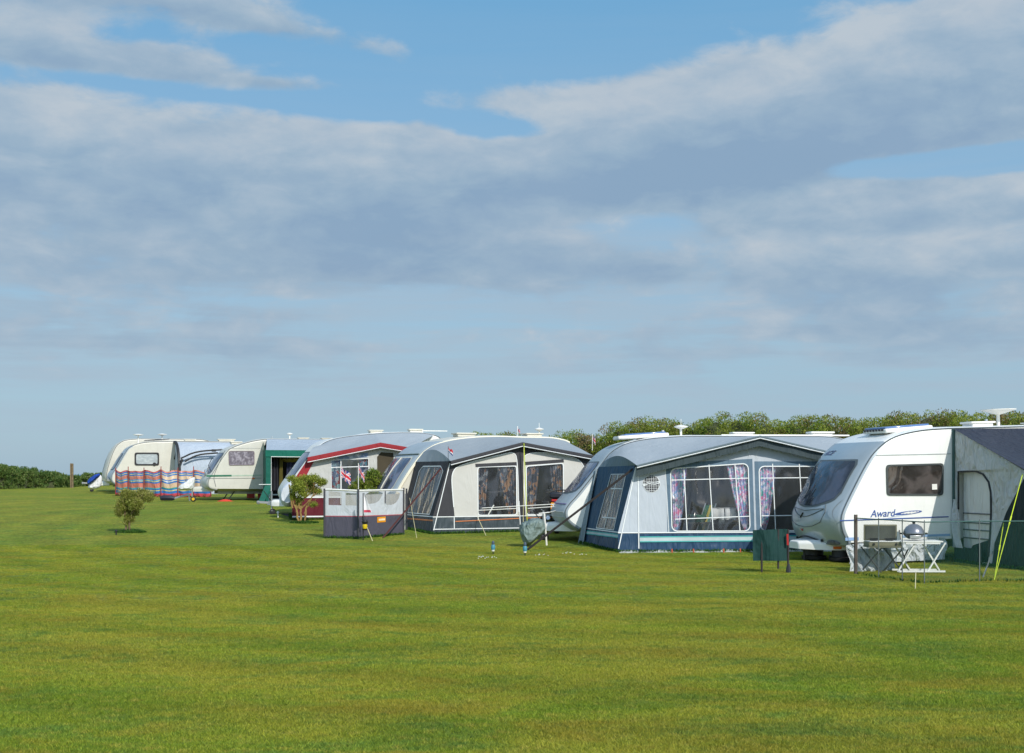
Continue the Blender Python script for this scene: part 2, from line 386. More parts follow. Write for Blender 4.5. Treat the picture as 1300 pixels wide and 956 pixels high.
nt.put(hsv.inputs['Value'], nt.math('MULTIPLY', nt.maprange(f, .3, .7, .62, 1.3), nt.maprange(f2, .3, .7, .62, 1.3)))
nt.put(b.inputs['Base Color'], hsv.outputs[0]); b.inputs['Roughness'].default_value = .9; b.inputs['Specular IOR Level'].default_value = .15
bn = nt.new('ShaderNodeBump'); bn.inputs['Strength'].default_value = .8; bn.inputs['Distance'].default_value = .04
nt.put(bn.inputs['Height'], nt.math('ADD', f, f2)); nt.put(b.inputs['Normal'], bn.outputs[0])
mb = MB()
ys = list(np.arange(-40, 120, 1.0))+[130, 145, 160, 200, 250, 300, 600, 1500, 4000, 30000]
xs = [-6000, -1500, -400, -150, -80]+list(np.arange(-60, 61, 2.0))+[80, 150, 400, 1500, 6000]
vs = [(x, y, gnd(x, y)) for y in ys for x in xs]; nx = len(xs)
mb.add(vs, [(j*nx+i, j*nx+i+1, (j+1)*nx+i+1, (j+1)*nx+i) for j in range(len(ys)-1) for i in range(nx-1)])
o = mb.build('ground', gm); o['kind'] = 'structure'
sm_, nt, b = newmat('sea_water'); b.inputs['Base Color'].default_value = c4(lin((70, 105, 130))); b.inputs['Roughness'].default_value = .35
bn = nt.new('ShaderNodeBump'); bn.inputs['Strength'].default_value = .5; nt.put(bn.inputs['Height'], nt.noise(nt.new('ShaderNodeNewGeometry').outputs['Position'], .3, 4)); nt.put(b.inputs['Normal'], bn.outputs[0])
mb = MB().add([(-30000, 150, -9), (30000, 150, -9), (30000, 45000, -9), (-30000, 45000, -9)], [(0, 1, 2, 3)])
o = mb.build('sea', sm_, smooth=False); o['kind'] = 'structure'
# grass blades: one patch of mown blades, scattered over the near lawn
bm_, nt, b = newmat('grass_blade')
pos = nt.new('ShaderNodeNewGeometry').outputs['Position']; gc = grass_colour(nt, pos)
att = nt.new('ShaderNodeAttribute', attribute_name='tint')
hsv = nt.new('ShaderNodeHueSaturation'); nt.put(hsv.inputs['Color'], gc); nt.put(hsv.inputs['Value'], nt.maprange(att.outputs['Fac'], 0, 1, .72, 1.75, False))
nt.put(hsv.inputs['Hue'], nt.maprange(att.outputs['Fac'], 0, 1, .515, .475, False))
nt.put(b.inputs['Base Color'], hsv.outputs[0]); b.inputs['Roughness'].default_value = .6; b.inputs['Specular IOR Level'].default_value = .25
tl = nt.new('ShaderNodeBsdfTranslucent'); nt.put(tl.inputs[0], hsv.outputs[0]); mx = nt.new('ShaderNodeMixShader'); mx.inputs[0].default_value = .3
nt.link(b.outputs[0], mx.inputs[1]); nt.link(tl.outputs[0], mx.inputs[2]); nt.link(mx.outputs[0], bm_.node_tree.nodes['Material Output'].inputs[0])
def patch(seed, size, n, h, wd):
    g = np.random.default_rng(seed)
    p = g.uniform(-size/2, size/2, (n, 2)); a = g.uniform(0, 2*np.pi, n); hh = h*g.uniform(.35, 1.1, n)*(1+.5*(g.random(n) > .93)); ww = wd*g.uniform(.6, 1.3, n)
    ld = g.uniform(0, 2*np.pi, n); lk = g.uniform(.3, 1.5, n)*hh
    dx, dy = np.cos(a)*ww, np.sin(a)*ww
    base = np.stack([p[:, 0], p[:, 1], np.zeros(n)], 1)
    v = np.stack([base-np.stack([dx, dy, 0*dx+.002], 1), base+np.stack([dx, dy, 0*dx], 1),
                  base+np.stack([np.cos(ld)*lk, np.sin(ld)*lk, hh], 1)], 1).reshape(-1, 3)
    me = bpy.data.meshes.new('grass_patch'); me.from_pydata(v.tolist(), [], np.arange(3*n).reshape(-1, 3).tolist())
    at_ = me.attributes.new('tint', 'FLOAT', 'FACE'); at_.data.foreach_set('value', g.random(n).astype('f'))
    me.materials.append(bm_); return me
grassroot = bpy.data.objects.new('grass', bpy.data.meshes.new('grass')); COL.objects.link(grassroot)
grassroot['kind'] = 'stuff'
pts = []
y = 7.0
while y < 31:
    step = .16 if y < 12 else (.2 if y < 18 else .3)
    hw = y*.40+.5
    for x in np.arange(-hw, hw, step):
        pts.append((x+random.uniform(-.5, .5)*step, y+random.uniform(-.5, .5)*step))
    y += step
pv = [(x, y, gnd(x, y)) for x, y in pts]
pm = grassroot.data; pm.from_pydata(pv, [], [])
protos = [bpy.data.objects.new('grass_patch_source', patch(k, .34, 420, .021, .0026)) for k in range(3)]
gcol = bpy.data.collections.new('grass_sources')
for q in protos: gcol.objects.link(q)
ng = bpy.data.node_groups.new('scatter_grass', 'GeometryNodeTree')
ng.interface.new_socket('Geometry', in_out='INPUT', socket_type='NodeSocketGeometry'); ng.interface.new_socket('Geometry', in_out='OUTPUT', socket_type='NodeSocketGeometry')
gi, go = ng.nodes.new('NodeGroupInput'), ng.nodes.new('NodeGroupOutput')
ci = ng.nodes.new('GeometryNodeCollectionInfo'); ci.inputs[0].default_value = gcol; ci.inputs[1].default_value = True; ci.inputs[2].default_value = True
ip = ng.nodes.new('GeometryNodeInstanceOnPoints'); ip.inputs['Pick Instance'].default_value = True
rv = ng.nodes.new('FunctionNodeRandomValue'); rv.data_type = 'FLOAT_VECTOR'; rv.inputs[0].default_value = (0, 0, 0); rv.inputs[1].default_value = (0, 0, 6.283)
ng.links.new(gi.outputs[0], ip.inputs['Points']); ng.links.new(ci.outputs[0], ip.inputs['Instance']); ng.links.new(rv.outputs[0], ip.inputs['Rotation'])
ng.links.new(ip.outputs[0], go.inputs[0])
md = grassroot.modifiers.new('scatter', 'NODES'); md.node_group = ng
# ================================================================== FOLIAGE
def leafmat(name, c1, c2, c3):
    m, nt, b = newmat(name)
    att = nt.new('ShaderNodeAttribute', attribute_name='tint'); tc = nt.new('ShaderNodeTexCoord').outputs['Object']
    n = nt.maprange(nt.noise(tc, .9, 3, .6), .38, .62)
    c = nt.mix(n, lin(c1), lin(c2)); c = nt.mix(nt.maprange(att.outputs['Fac'], .6, 1, 0, .8, False), c, lin(c3))
    hsv = nt.new('ShaderNodeHueSaturation'); nt.put(hsv.inputs['Color'], c); nt.put(hsv.inputs['Value'], nt.maprange(att.outputs['Fac'], 0, 1, .6, 1.3, False))
    nt.put(b.inputs['Base Color'], hsv.outputs[0]); b.inputs['Roughness'].default_value = .65; b.inputs['Specular IOR Level'].default_value = .3
    tl = nt.new('ShaderNodeBsdfTranslucent'); nt.put(tl.inputs[0], hsv.outputs[0]); mx = nt.new('ShaderNodeMixShader'); mx.inputs[0].default_value = .35
    nt.link(b.outputs[0], mx.inputs[1]); nt.link(tl.outputs[0], mx.inputs[2]); nt.link(mx.outputs[0], m.node_tree.nodes['Material Output'].inputs[0])
    return m
def leaves(name, P, size, m, parent=None, elong=1.8, updir=None, seed=1, tint=None):
    """P: (n,3) leaf centres; each leaf a bent quad in its own direction"""
    g = np.random.default_rng(seed); n = len(P)
    d = g.normal(size=(n, 3));
    if updir is not None: d = d*.6+updir
    d /= np.linalg.norm(d, axis=1)[:, None]
    s = np.cross(d, g.normal(size=(n, 3))); s /= np.linalg.norm(s, axis=1)[:, None]
    L = size*g.uniform(.6, 1.4, (n, 1)); a = P-d*L*elong/2; c = P+d*L*elong/2
    v = np.stack([a, P+s*L*.42, c, P-s*L*.42], 1).reshape(-1, 3)
    me = bpy.data.meshes.new(name); me.vertices.add(4*n); me.vertices.foreach_set('co', v.astype('f').ravel())
    me.loops.add(4*n); me.loops.foreach_set('vertex_index', np.arange(4*n, dtype='i'))
    me.polygons.add(n); me.polygons.foreach_set('loop_start', np.arange(0, 4*n, 4, dtype='i'))
    me.update(calc_edges=True)
    q = me.attributes.new('tint', 'FLOAT', 'FACE'); q.data.foreach_set('value', (tint if tint is not None else g.random(n)).astype('f'))
    me.materials.append(m); o = bpy.data.objects.new(name, me); COL.objects.link(o); o.parent = parent; return o
def crown_pts(clumps, n, seed=0, shell=.45, top=.0):
    """leaf centres in irregular clumps: (cx,cy,cz,rx,ry,rz)"""
    g = np.random.default_rng(seed); out = []
    vol = np.array([c[3]*c[5] for c in clumps]); cnt = (n*vol/vol.sum()).astype(int)+1
    for c, k in zip(clumps, cnt):
        d = g.normal(size=(k, 3)); d /= np.linalg.norm(d, axis=1)[:, None]
        r = (shell+(1-shell)*g.random(k))**.8
        ph = g.uniform(0, 6.28, 6)
        lump = 1+.16*np.sin(d[:, 0]*5+ph[0])*np.sin(d[:, 2]*6+ph[1])+.12*np.sin(d[:, 1]*9+ph[2]+d[:, 2]*7)+g.normal(0, .05, k)
        out.append(np.array(c[:3])+d*(r*lump)[:, None]*np.array(c[3:]))
    return np.concatenate(out)
bark = mat('grey_bark', lin((112, 94, 70)), .85, var=.35, vs=12, bump=.6, bs=25)
barkoc = mat('ochre_bark', lin((150, 122, 72)), .85, var=.3, vs=14, bump=.5, bs=25)
gorse = leafmat('gorse_leaves', (106, 134, 38), (138, 152, 54), (164, 158, 84))
gorse_b = leafmat('gorse_leaves_brown', (128, 112, 66), (110, 118, 50), (156, 124, 100))
scrub = leafmat('scrub_leaves', (74, 108, 46), (98, 124, 58), (132, 134, 80))
cypress = leafmat('cypress_leaves', (146, 158, 56), (126, 140, 50), (186, 190, 92))
cypress_d = leafmat('cypress_leaves_dark', (142, 154, 60), (148, 148, 74), (172, 160, 108))
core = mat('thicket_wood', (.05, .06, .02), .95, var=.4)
def hedge(name, label, cat, pts, hgt, depth, per, size, m, seed, group=None, m2=None):
    """a thicket along ground points [(x,y,top z)]: twiggy core and leaf clumps"""
    t = thing(name, label, cat, (pts[0][0], pts[0][1], gnd(pts[0][0], pts[0][1])), group=group)
    ox, oy, oz = t.location; g = np.random.default_rng(seed); cl = []; cl2 = []; mb = MB()
    for (xa, ya, za), (xb, yb, zb) in zip(pts, pts[1:]):
        L = math.hypot(xb-xa, yb-ya); n = max(2, int(L/.38))
        for i in range(n):
            for row in range(3):
                f = (i+g.random())/n; x, y = xa+(xb-xa)*f, ya+(yb-ya)*f+row*depth/3; top = za+(zb-za)*f + g.normal(0, .06*hgt)
                gz = gnd(x, y); r = hgt*g.uniform(.11, .22)
                for kk in range(int((top-gz)/(r*1.1))+1):
                    zc = top-r-kk*r*1.15
                    if zc < gz-.3: break
                    q = (x-ox+g.normal(0, .15), y-oy+g.normal(0, .2), zc-oz, r*1.5, r*1.5, r*g.uniform(.9, 1.15))
                    (cl2 if (m2 and g.random() < .2) else cl).append(q)
    mb = MB(); px_ = [p[0] for p in pts]
    def ridge(s, r):
        f = s*(len(pts)-1); i = min(int(f), len(pts)-2); f -= i; A_p, B_p = pts[i], pts[i+1]
        x, y = A_p[0]+(B_p[0]-A_p[0])*f, A_p[1]+(B_p[1]-A_p[1])*f; gz = gnd(x, y); top = A_p[2]+(B_p[2]-A_p[2])*f-.16*hgt
        k = math.sin(math.pi*r); return (x-ox+.15*math.sin(s*80+r*9), y-oy+depth*(r-.1)*.9, gz-oz-.1+(top-gz)*k**.5*(1+.05*math.sin(s*140)))
    mb.grid(ridge, 20*len(pts), 8)
    mb.build('twigs', core, t)
    leaves('foliage', crown_pts(cl, per*len(cl), seed, .6), size, m, t, 2.2, np.array([0, 0, .7]), seed)
    if cl2: leaves('brown_foliage', crown_pts(cl2, per*len(cl2), seed+1, .6), size, m2, t, 2.2, np.array([0, 0, .7]), seed+1)
    return t
def hp(u, v, y): p = at(u, v, y); return (p.x, p.y, p.z)
# right-hand gorse hedge, seen above the roofs
hedge('gorse_hedge', 'long gorse hedge, green with brown patches, behind the nearest caravans on the right', 'hedge',
      [hp(*q) for q in ((560, 570, 60), (600, 550, 60), (655, 548, 59), (700, 558, 58), (735, 546, 57), (770, 554, 56), (792, 538, 55), (840, 530, 54), (870, 538, 53), (905, 529, 52), (950, 526, 52), (990, 533, 51), (1040, 529, 50), (1090, 532, 50), (1150, 526, 49), (1200, 521, 49), (1235, 525, 48), (1300, 522, 48), (1420, 518, 47))],
      1.5, 3.0, 230, .036, gorse, 11, m2=gorse_b)
hedge('scrub_hedge', 'low dark green scrub thicket at the left edge of the lawn before the sea', 'hedge',
      [hp(*q) for q in ((-120, 586, 72), (-40, 589, 74), (5, 592, 76), (35, 597, 78), (68, 602, 80))], 1.1, 4.0, 170, .055, scrub, 21)
hedge('scrub_hedge', 'low line of scrub along the sea edge between the wooden post and the farthest caravan', 'hedge',
      [hp(*q) for q in ((60, 603, 79), (72, 605, 79.5), (85, 605, 82), (100, 603.5, 84), (118, 601, 86), (150, 603, 88), (200, 606, 90))], .8, 2.5, 130, .055, scrub, 22)
# small pruned trees on the lawn
def limb(mb, p, q, r0, r1, wob, n=5, mi=0):
    p, q = Vector(p), Vector(q); pts = []
    for i in range(n+1):
        f = i/n; w_ = wob*math.sin(math.pi*f); pts.append(p.lerp(q, f)+Vector((random.uniform(-1, 1), random.uniform(-1, 1), random.uniform(-.3, .3)))*w_)
    mb.tube(pts, [r0+(r1-r0)*i/n for i in range(n+1)], 6, mi)
    return pts
def small_tree(u, v, label, stems, tips, clumps, nleaf, size, m, seed, stubs=()):
    random.seed(seed); g0 = G(u, v); t = thing('pruned_tree', label, 'tree', g0, group='small pruned trees on the lawn')
    k = g0.y/FPX
    def L(uu, vv, dy=0): return ((uu-u)*k, dy, (v-vv)*k)
    mb = MB()
    for a, b, r0, r1 in stems: limb(mb, L(*a), L(*b), r0, r1, .018)
    for a, b in tips:
        pp = limb(mb, L(*a), L(*b), .016, .005, .03, 6)
        for _ in range(4):
            s = pp[random.randint(2, 5)]; limb(mb, s, s+Vector((random.uniform(-.12, .12), random.uniform(-.12, .12), random.uniform(.05, .16))), .006, .002, .01, 3)
    for a, b in stubs: limb(mb, L(*a), L(*b), .03, .022, .006, 4)
    mb.build('trunk', barkoc if stubs else bark, t)
    cl = [L(c[0], c[1], c[5])+(c[2]*k, c[3]*k if len(c) < 5 else c[4]*k, c[3]*k) for c in clumps]
    cl = [q[:3]+tuple(v*.95 for v in q[3:]) for q in cl]; P = crown_pts(cl, nleaf, seed, .2); P += np.random.default_rng(seed+9).normal(0, .018, P.shape)
    leaves('crown', P, size, m, t, 1.6, np.array([0, 0, .5]), seed)
    # rough grass at the foot
    g = np.random.default_rng(seed); n = 1500; a = g.uniform(0, 6.28, n); r = np.sqrt(g.random(n))
    tuft = np.stack([r*np.cos(a)*.42+.05, r*np.sin(a)*.25, g.uniform(.01, .07, n)*(1.1-r)], 1)
    leaves('tufts', tuft, .028, grass_long, t, 2.8, np.array([0, 0, 1.6]), seed+3)
    return t
grass_long = leafmat('long_grass', (40, 84, 24), (58, 96, 30), (80, 110, 40))
small_tree(384, 664, 'small pruned tree with flat green top and ochre stems, right of the other small tree',
    [((379, 665), (376, 644), .035, .03), ((387, 664), (388, 646), .032, .028), ((376, 646), (388, 630), .03, .02), ((388, 646), (398, 628), .026, .016), ((376, 646), (369, 630), .028, .02), ((382, 665), (382, 642), .035, .028), ((383, 645), (394, 634), .025, .015), ((380, 646), (378, 628), .026, .016), ((386, 652), (392, 640), .02, .014)],
    [((388, 632, 0), (384+dx, 612+abs(dx)*.06, random.uniform(-.25, .25))) for dx in (-14, -8, -3, 2, 7, 12, 18, 24)]+[((398, 630, 0), (u_, 612, dy)) for u_, dy in ((392, .2), (400, -.2), (406, .15), (412, 0))]+[((376, 644, 0), (370, 612, .1)), ((388, 646), (404, 632, -.1))],
    [(370, 608, 7, 5, 8, .1), (383, 618, 9, 8, 9, -.2), (396, 622, 8, 6, 8, .1), (378, 640, 5, 6, 5, .1), (372, 630, 5, 7, 5, 0), (378, 612, 9, 7, 9, 0), (388, 608, 10, 6, 10, .1), (398, 608, 10, 7, 9, -.1), (407, 612, 8, 6, 8, .05), (375, 620, 7, 7, 7, -.1), (392, 616, 9, 6, 9, .15), (385, 626, 8, 6, 8, -.15), (404, 624, 5, 5, 5, .05), (380, 634, 6, 5, 6, 0), (398, 640, 6, 4, 6, 0), (412, 612, 4, 4, 5, 0)], 16000, .023, cypress, 5,
    stubs=[((371, 645), (367, 615))])
small_tree(163, 676, 'small dark pruned tree with crown leaning right, left of the other small tree',
    [((160, 677), (160, 660), .032, .028), ((165, 677), (164, 660), .03, .026), ((160, 662), (158, 650), .03, .02), ((164, 662), (170, 646), .03, .02)],
    [((170, 648, 0), (182, 646, .1))]+[((170, 648, 0), (u_, v_, dy)) for u_, v_, dy in ((178, 630, .1), (186, 628, -.1), (172, 628, .15), (190, 632, 0))]+[((159, 652, 0), (u_, v_, dy)) for u_, v_, dy in ((150, 640, .1), (156, 632, -.15), (162, 628, .1))],
    [(166, 631, 14, 9, 12, 0), (180, 628, 13, 8, 10, .1), (189, 631, 8, 7, 8, -.05), (155, 642, 9, 10, 8, 0), (163, 645, 11, 10, 9, .15), (174, 639, 11, 9, 10, -.15), (151, 650, 6, 7, 5, 0), (163, 656, 6, 6, 5, 0), (170, 650, 6, 6, 6, .1), (160, 626, 8, 6, 8, 0), (161, 662, 4, 6, 4, 0), (167, 659, 4, 5, 4, .05)], 24000, .023, cypress_d, 6)
# rounded gorse bush behind the windbreak pen
p = at(478, 640, 38.5); z0 = gnd(p.x, p.y); t = thing('gorse_bush', 'rounded green bush behind the grey windbreak pen, beside the small flags', 'bush', (p.x, p.y, z0))
k = p.y/FPX; cl = [((a-478)*k, dy, (gv-b_)*k, r*k, r*k, r2*k) for gv in [664] for a, b_, r, r2, dy in ((468, 610, 13, 12, 0), (480, 612, 11, 12, .2), (474, 600, 9, 7, -.1), (455, 618, 10, 12, .1), (470, 628, 16, 12, -.2), (490, 622, 9, 12, .1), (447, 625, 8, 10, .2))]
mb = MB()
for q in cl: mb.lathe([(0.001, -q[5]*.6)]+[(q[3]*.6*math.cos(a), q[5]*.6*math.sin(a)) for a in (-.8, 0, .8)]+[(0.001, q[5]*.6)], q[:3], 7)
mb.build('stems', core, t); leaves('foliage', crown_pts(cl, 7000, 4, .5), .03, gorse_b if False else gorse, t, 2, np.array([0, 0, .6]), 9)
# low weeds beside the wooden post etc.: the post itself
p = at(91, 612, 79.5); p.z = gnd(p.x, p.y); t = thing('wooden_post', 'weathered wooden fence post standing alone in the far scrub at left', 'post', p)
k = p.y/FPX; mb = MB(); mb.box((-.045, 0, .70), (.08, .1, 1.5)); mb.build('post', mat('weathered_wood', lin((128, 110, 84)), .9, var=.3, vs=10, bump=.5, bs=30), t, bev=.01)
mb = MB(); mb.box((.055, .01, .68), (.08, .09, 1.52)); mb.build('strut', mat('weathered_wood', (0, 0, 0)), t, bev=.01)
# ================================================================== CARAVANS
WID = 2.2
class Van: pass
def caravan(name, label, u0, y, yaw, prof, L, nose_m, body_m, tilt=0, bulge=.28, split=1.6, rear=None, wheel_x=3.6, zfloor=.40, group='touring caravans in a row', seam=greytrim, frontz=None):
    V = Van(); x = (u0-CU)/FPX*y; z = gnd(x, y)
    V.o = thing(name, label, 'caravan', (x, y, z), group=group, rot=(0, -R(tilt), R(yaw)))
    V.M = mtx(V.o); c = math.cos(R(yaw))
    chain = chaikin([(prof[0][0], prof[0][1])]+list(prof[1:]), 2)
    ztop = chain[-1][1]
    rear = rear or [(L-.7, ztop-.01), (L-.18, ztop-.12), (L-.04, ztop-.5), (L, .9), (L-.05, zfloor)]
    full = chain + chaikin([(L-1.0, ztop)]+rear, 2)
    V.chain = chain; V.full = full; n = len(full)
    # normals of the closed outline
    pts = [Vector(p) for p in full]; nor = []
    for i in range(n):
        a, b_ = pts[max(i-1, 0)], pts[min(i+1, n-1)]
        d = (b_-a).normalized(); nor.append(Vector((-d.y, d.x)))
    nor[0] = (nor[0]+Vector((0, -1))*.8).normalized(); nor[-1] = (nor[-1]+Vector((0, -1))*.8).normalized()
    r = .075
    cols = [(r*(1-math.cos(a)), r*(1-math.sin(a))) for a in (0, R(30), R(60), R(90))]    # (Y, inset)
    Y = [q for q in cols]+[(f*WID, 0) for f in (.12, .25, .38, .5, .62, .75, .88)]+[(WID-q[0], q[1]) for q in cols[::-1]]
    def wgt(i):
        X, Z = full[i]
        return max(0, min(1, (ztop+.05-Z)/.9))*(1 if X < L/2 else -.35)
    def P(i, Yk, ins):
        p = pts[i]-nor[i]*ins; t = Yk/WID
        bl = bulge*wgt(i)*(1-abs(2*t-1)**2.6)
        cam_ = .035*(1-(2*t-1)**2) if full[i][1] > ztop-.08 else 0
        return (p.x-bl, Yk, p.y+cam_)
    i0 = min(range(n), key=lambda i: abs(full[i][0]-split) + (0 if full[i][1] > ztop-.7 else 9))
    def loft(a, b_):
        m = MB(); m.grid(lambda s, t: (0, 0, 0), 1, 1); m.v = []; m.f = []; m.m = []
        vs = [P(i, *Y[k]) for i in range(a, b_+1) for k in range(len(Y))]; q = len(Y)
        m.add(vs, [(i*q+k, i*q+k+1, (i+1)*q+k+1, (i+1)*q+k) for i in range(b_-a) for k in range(q-1)]); return m
    nm = loft(0, i0)
    # close the nose below with a floor strip
    nm.build('nose_panel', nose_m, V.o, ang=50)
    bm = loft(i0, n-1)
    # the two side walls and the floor
    for Yk, ins in (Y[0], Y[-1]):
        vs = [P(i, Yk, ins) for i in range(n)]
        tr = tessellate_polygon([[Vector((v[0], v[2], 0)) for v in vs]]); bm.add(vs, [tuple(t) for t in tr])
    fl = [P(0, Y[k][0], Y[k][1]) for k in range(len(Y))]+[P(n-1, Y[k][0], Y[k][1]) for k in range(len(Y))][::-1]
    bm.add(fl, [tuple(range(len(fl)))])
    bm.build('body', body_m, V.o, ang=50)
    # awning rail / seam along the near roof edge
    sm = MB(); rail = [P(i, .01, .02) for i in range(0, n)]
    sm.tube([(p[0], p[1]-.004, p[2]) for p in rail], .012, 5); sm.build('edge_rail', seam, V.o)
    V.L = L; V.bulge = bulge; V.ztop = ztop
    fr = [q for q in chain]
    zs = [q[1] for q in fr]; xs_ = [q[0] for q in fr]
    # surface of the nose by height and side fraction (0 = near side)
    iz = [0]
    for i in range(1, len(zs)):
        if zs[i] > zs[iz[-1]]+1e-4: iz.append(i)
    ZZ = [zs[i] for i in iz]; XX = [xs_[i] for i in iz]
    def SP(zz, t, off=.01):
        X = float(np.interp(zz, ZZ, XX)); dX = (float(np.interp(zz+.05, ZZ, XX))-float(np.interp(zz-.05, ZZ, XX)))/.1
        nn_ = Vector((-1, dX)).normalized()
        wg = max(0, min(1, (ztop+.05-zz)/.9)); bl = bulge*wg*(1-abs(2*t-1)**2.6)
        return (X-bl+nn_.x*off, t*WID, zz+nn_.y*off)
    V.SP = SP
    V.rail = lambda X: float(np.interp(X, [q[0] for q in full if q[1] > .6 and q[0] < L-.05], [q[1] for q in full if q[1] > .6 and q[0] < L-.05]))
    V.side = lambda u, v: (lambda h: (h.x, h.z))(hit(V.M, u, v, (0, 0, 0), (0, 1, 0)))
    # running gear
    for X in ([wheel_x] if not isinstance(wheel_x, (list, tuple)) else wheel_x):
        for Yw in (.16, WID-.16):
            wm = MB(); wm.lathe([(.0, -.09), (.2, -.09), (.31, -.10), (.335, -.06), (.335, .06), (.31, .10), (.2, .09), (0, .09)], (X, Yw, .33-z*0), 24, 'Y')
            wh = wm.build('wheel', rubber, V.o); rm = MB(); rm.lathe([(0, .105 if Yw < 1 else -.105), (.07, .105 if Yw < 1 else -.105), (.19, .10 if Yw < 1 else -.10), (.2, .085 if Yw < 1 else -.085)], (X, Yw, .33), 20, 'Y')
            rm.build('rim', galv, wh)
    ch = MB()
    for Yw in (.55, WID-.55): ch.box((L/2+.1, Yw, zfloor-.06), (L-.5, .05, .14))
    ch.box((wheel_x if not isinstance(wheel_x, (list, tuple)) else wheel_x[0], WID/2, .33), (.08, WID-.4, .08))
    ch.build('chassis', galv, V.o)
    for X, Yw in ((.75, .35), (.75, WID-.35), (L-.5, .35), (L-.5, WID-.35)):
        st = MB(); st.bar((X+.25, Yw, zfloor-.02), (X, Yw, .03), .05, .04); st.box((X, Yw, .015), (.14, .12, .03)); st.build('corner_steady', bplastic, V.o)
    return V
def front_window(V, name, ztop, zc, zedge, t0, t1, m, frame=None, n=10, split=None, rr=.0, mull=None):
    """glazing that follows the curve of the nose; lower edge zc at the middle, zedge at the sides"""
    def zl(t):
        f = (t-t0)/(t1-t0); return zc+(zedge-zc)*abs(2*f-1)**2.2
    def fn(s, r):
        t = t0+(t1-t0)*s; e = 0
        k = min(s, 1-s)/.06
        if k < 1: e = (1-math.sqrt(max(0, 1-(1-k)**2)))*.10
        a, b_ = zl(t)+e, ztop-e
        return (a+(b_-a)*r, t)
    fm = MB(); fm.grid(lambda s, r: V.SP(*fn(s, r), .010), 24, 8)
    # frame: slightly larger sheet behind
    def fo(s, r):
        z_, t_ = fn(s, r); return V.SP(z_+(r-.5)*.07, t_+(s-.5)*.035, .004)
    gm_ = MB(); gm_.grid(fo, 24, 8)
    f_ = gm_.build(name, frame or bplastic, V.o); fm.build('pane', m, f_)
    for s in (mull or []):
        q = MB(); q.tube([V.SP(*fn(s, r/6), .02) for r in range(7)], .022, 6); q.build('mullion', frame or cream, f_)
    return f_
def side_window(V, pts, m, frame=bplastic, fw=.035, name='side_window', r=.06, hinge=True):
    """pts: local (X,z) corners of the outer frame"""
    out = rquad(pts, r); cx = sum(p[0] for p in out)/len(out); cz = sum(p[1] for p in out)/len(out)
    P = [Vector(p) for p in out]
    inn = []
    for p in P:
        d = Vector((cx, cz))-p; inn.append(((p.x+ (fw if d.x > 0 else -fw)*min(1, abs(d.x)/.1)), p.y+(fw if d.y > 0 else -fw)*min(1, abs(d.y)/.1)))
    a = MB(); k = len(out)
    vs = [(p[0], .02, p[1]) for p in out]+[(p[0], -.022, p[1]) for p in out]+[(p[0], -.022, p[1]) for p in inn]+[(p[0], -.008, p[1]) for p in inn]
    a.add(vs, [(j*k+i, j*k+(i+1) % k, (j+1)*k+(i+1) % k, (j+1)*k+i) for j in range(3) for i in range(k)])
    f_ = a.build(name, frame, V.o, ang=60)
    b_ = MB(); b_.add([(p[0], -.010, p[1]) for p in inn], [tuple(range(k))]); b_.build('pane', m, f_, smooth=False)
    return f_
def roof_box(V, X, Yc, lx, ly, h, m=wplastic, name='roof_vent', z=None, top=None):
    z = (z if z is not None else V.rail(X)+.02)
    a = MB(); a.box((X, Yc, z+h*.25), (lx*.85, ly*.85, h*.7)); a.box((X, Yc, z+h*.75), (lx, ly, h*.4)); f_ = a.build(name, m, V.o, bev=.015)
    if top:
        b_ = MB(); b_.box((X, Yc, z+h*.95+.006), (lx*.86, ly*.86, .02)); b_.build('dome', top, f_, bev=.008)
    return f_
def aerial(V, X, Yc, h, rad, name='roof_aerial', spike=False):
    z = V.rail(X)+.02; a = MB(); a.tube([(X, Yc, z-.05), (X, Yc, z+h)], .028, 8)
    a.lathe([(0.001, z+h-.01), (rad*.35, z+h), (rad, z+h+.045), (rad, z+h+.06), (rad*.4, z+h+.09), (0.001, z+h+.10)], (X, Yc, 0), 20)
    if spike: a.tube([(X, Yc, z+h+.09), (X, Yc, z+h+.24)], .008, 5)
    return a.build(name, wplastic, V.o)
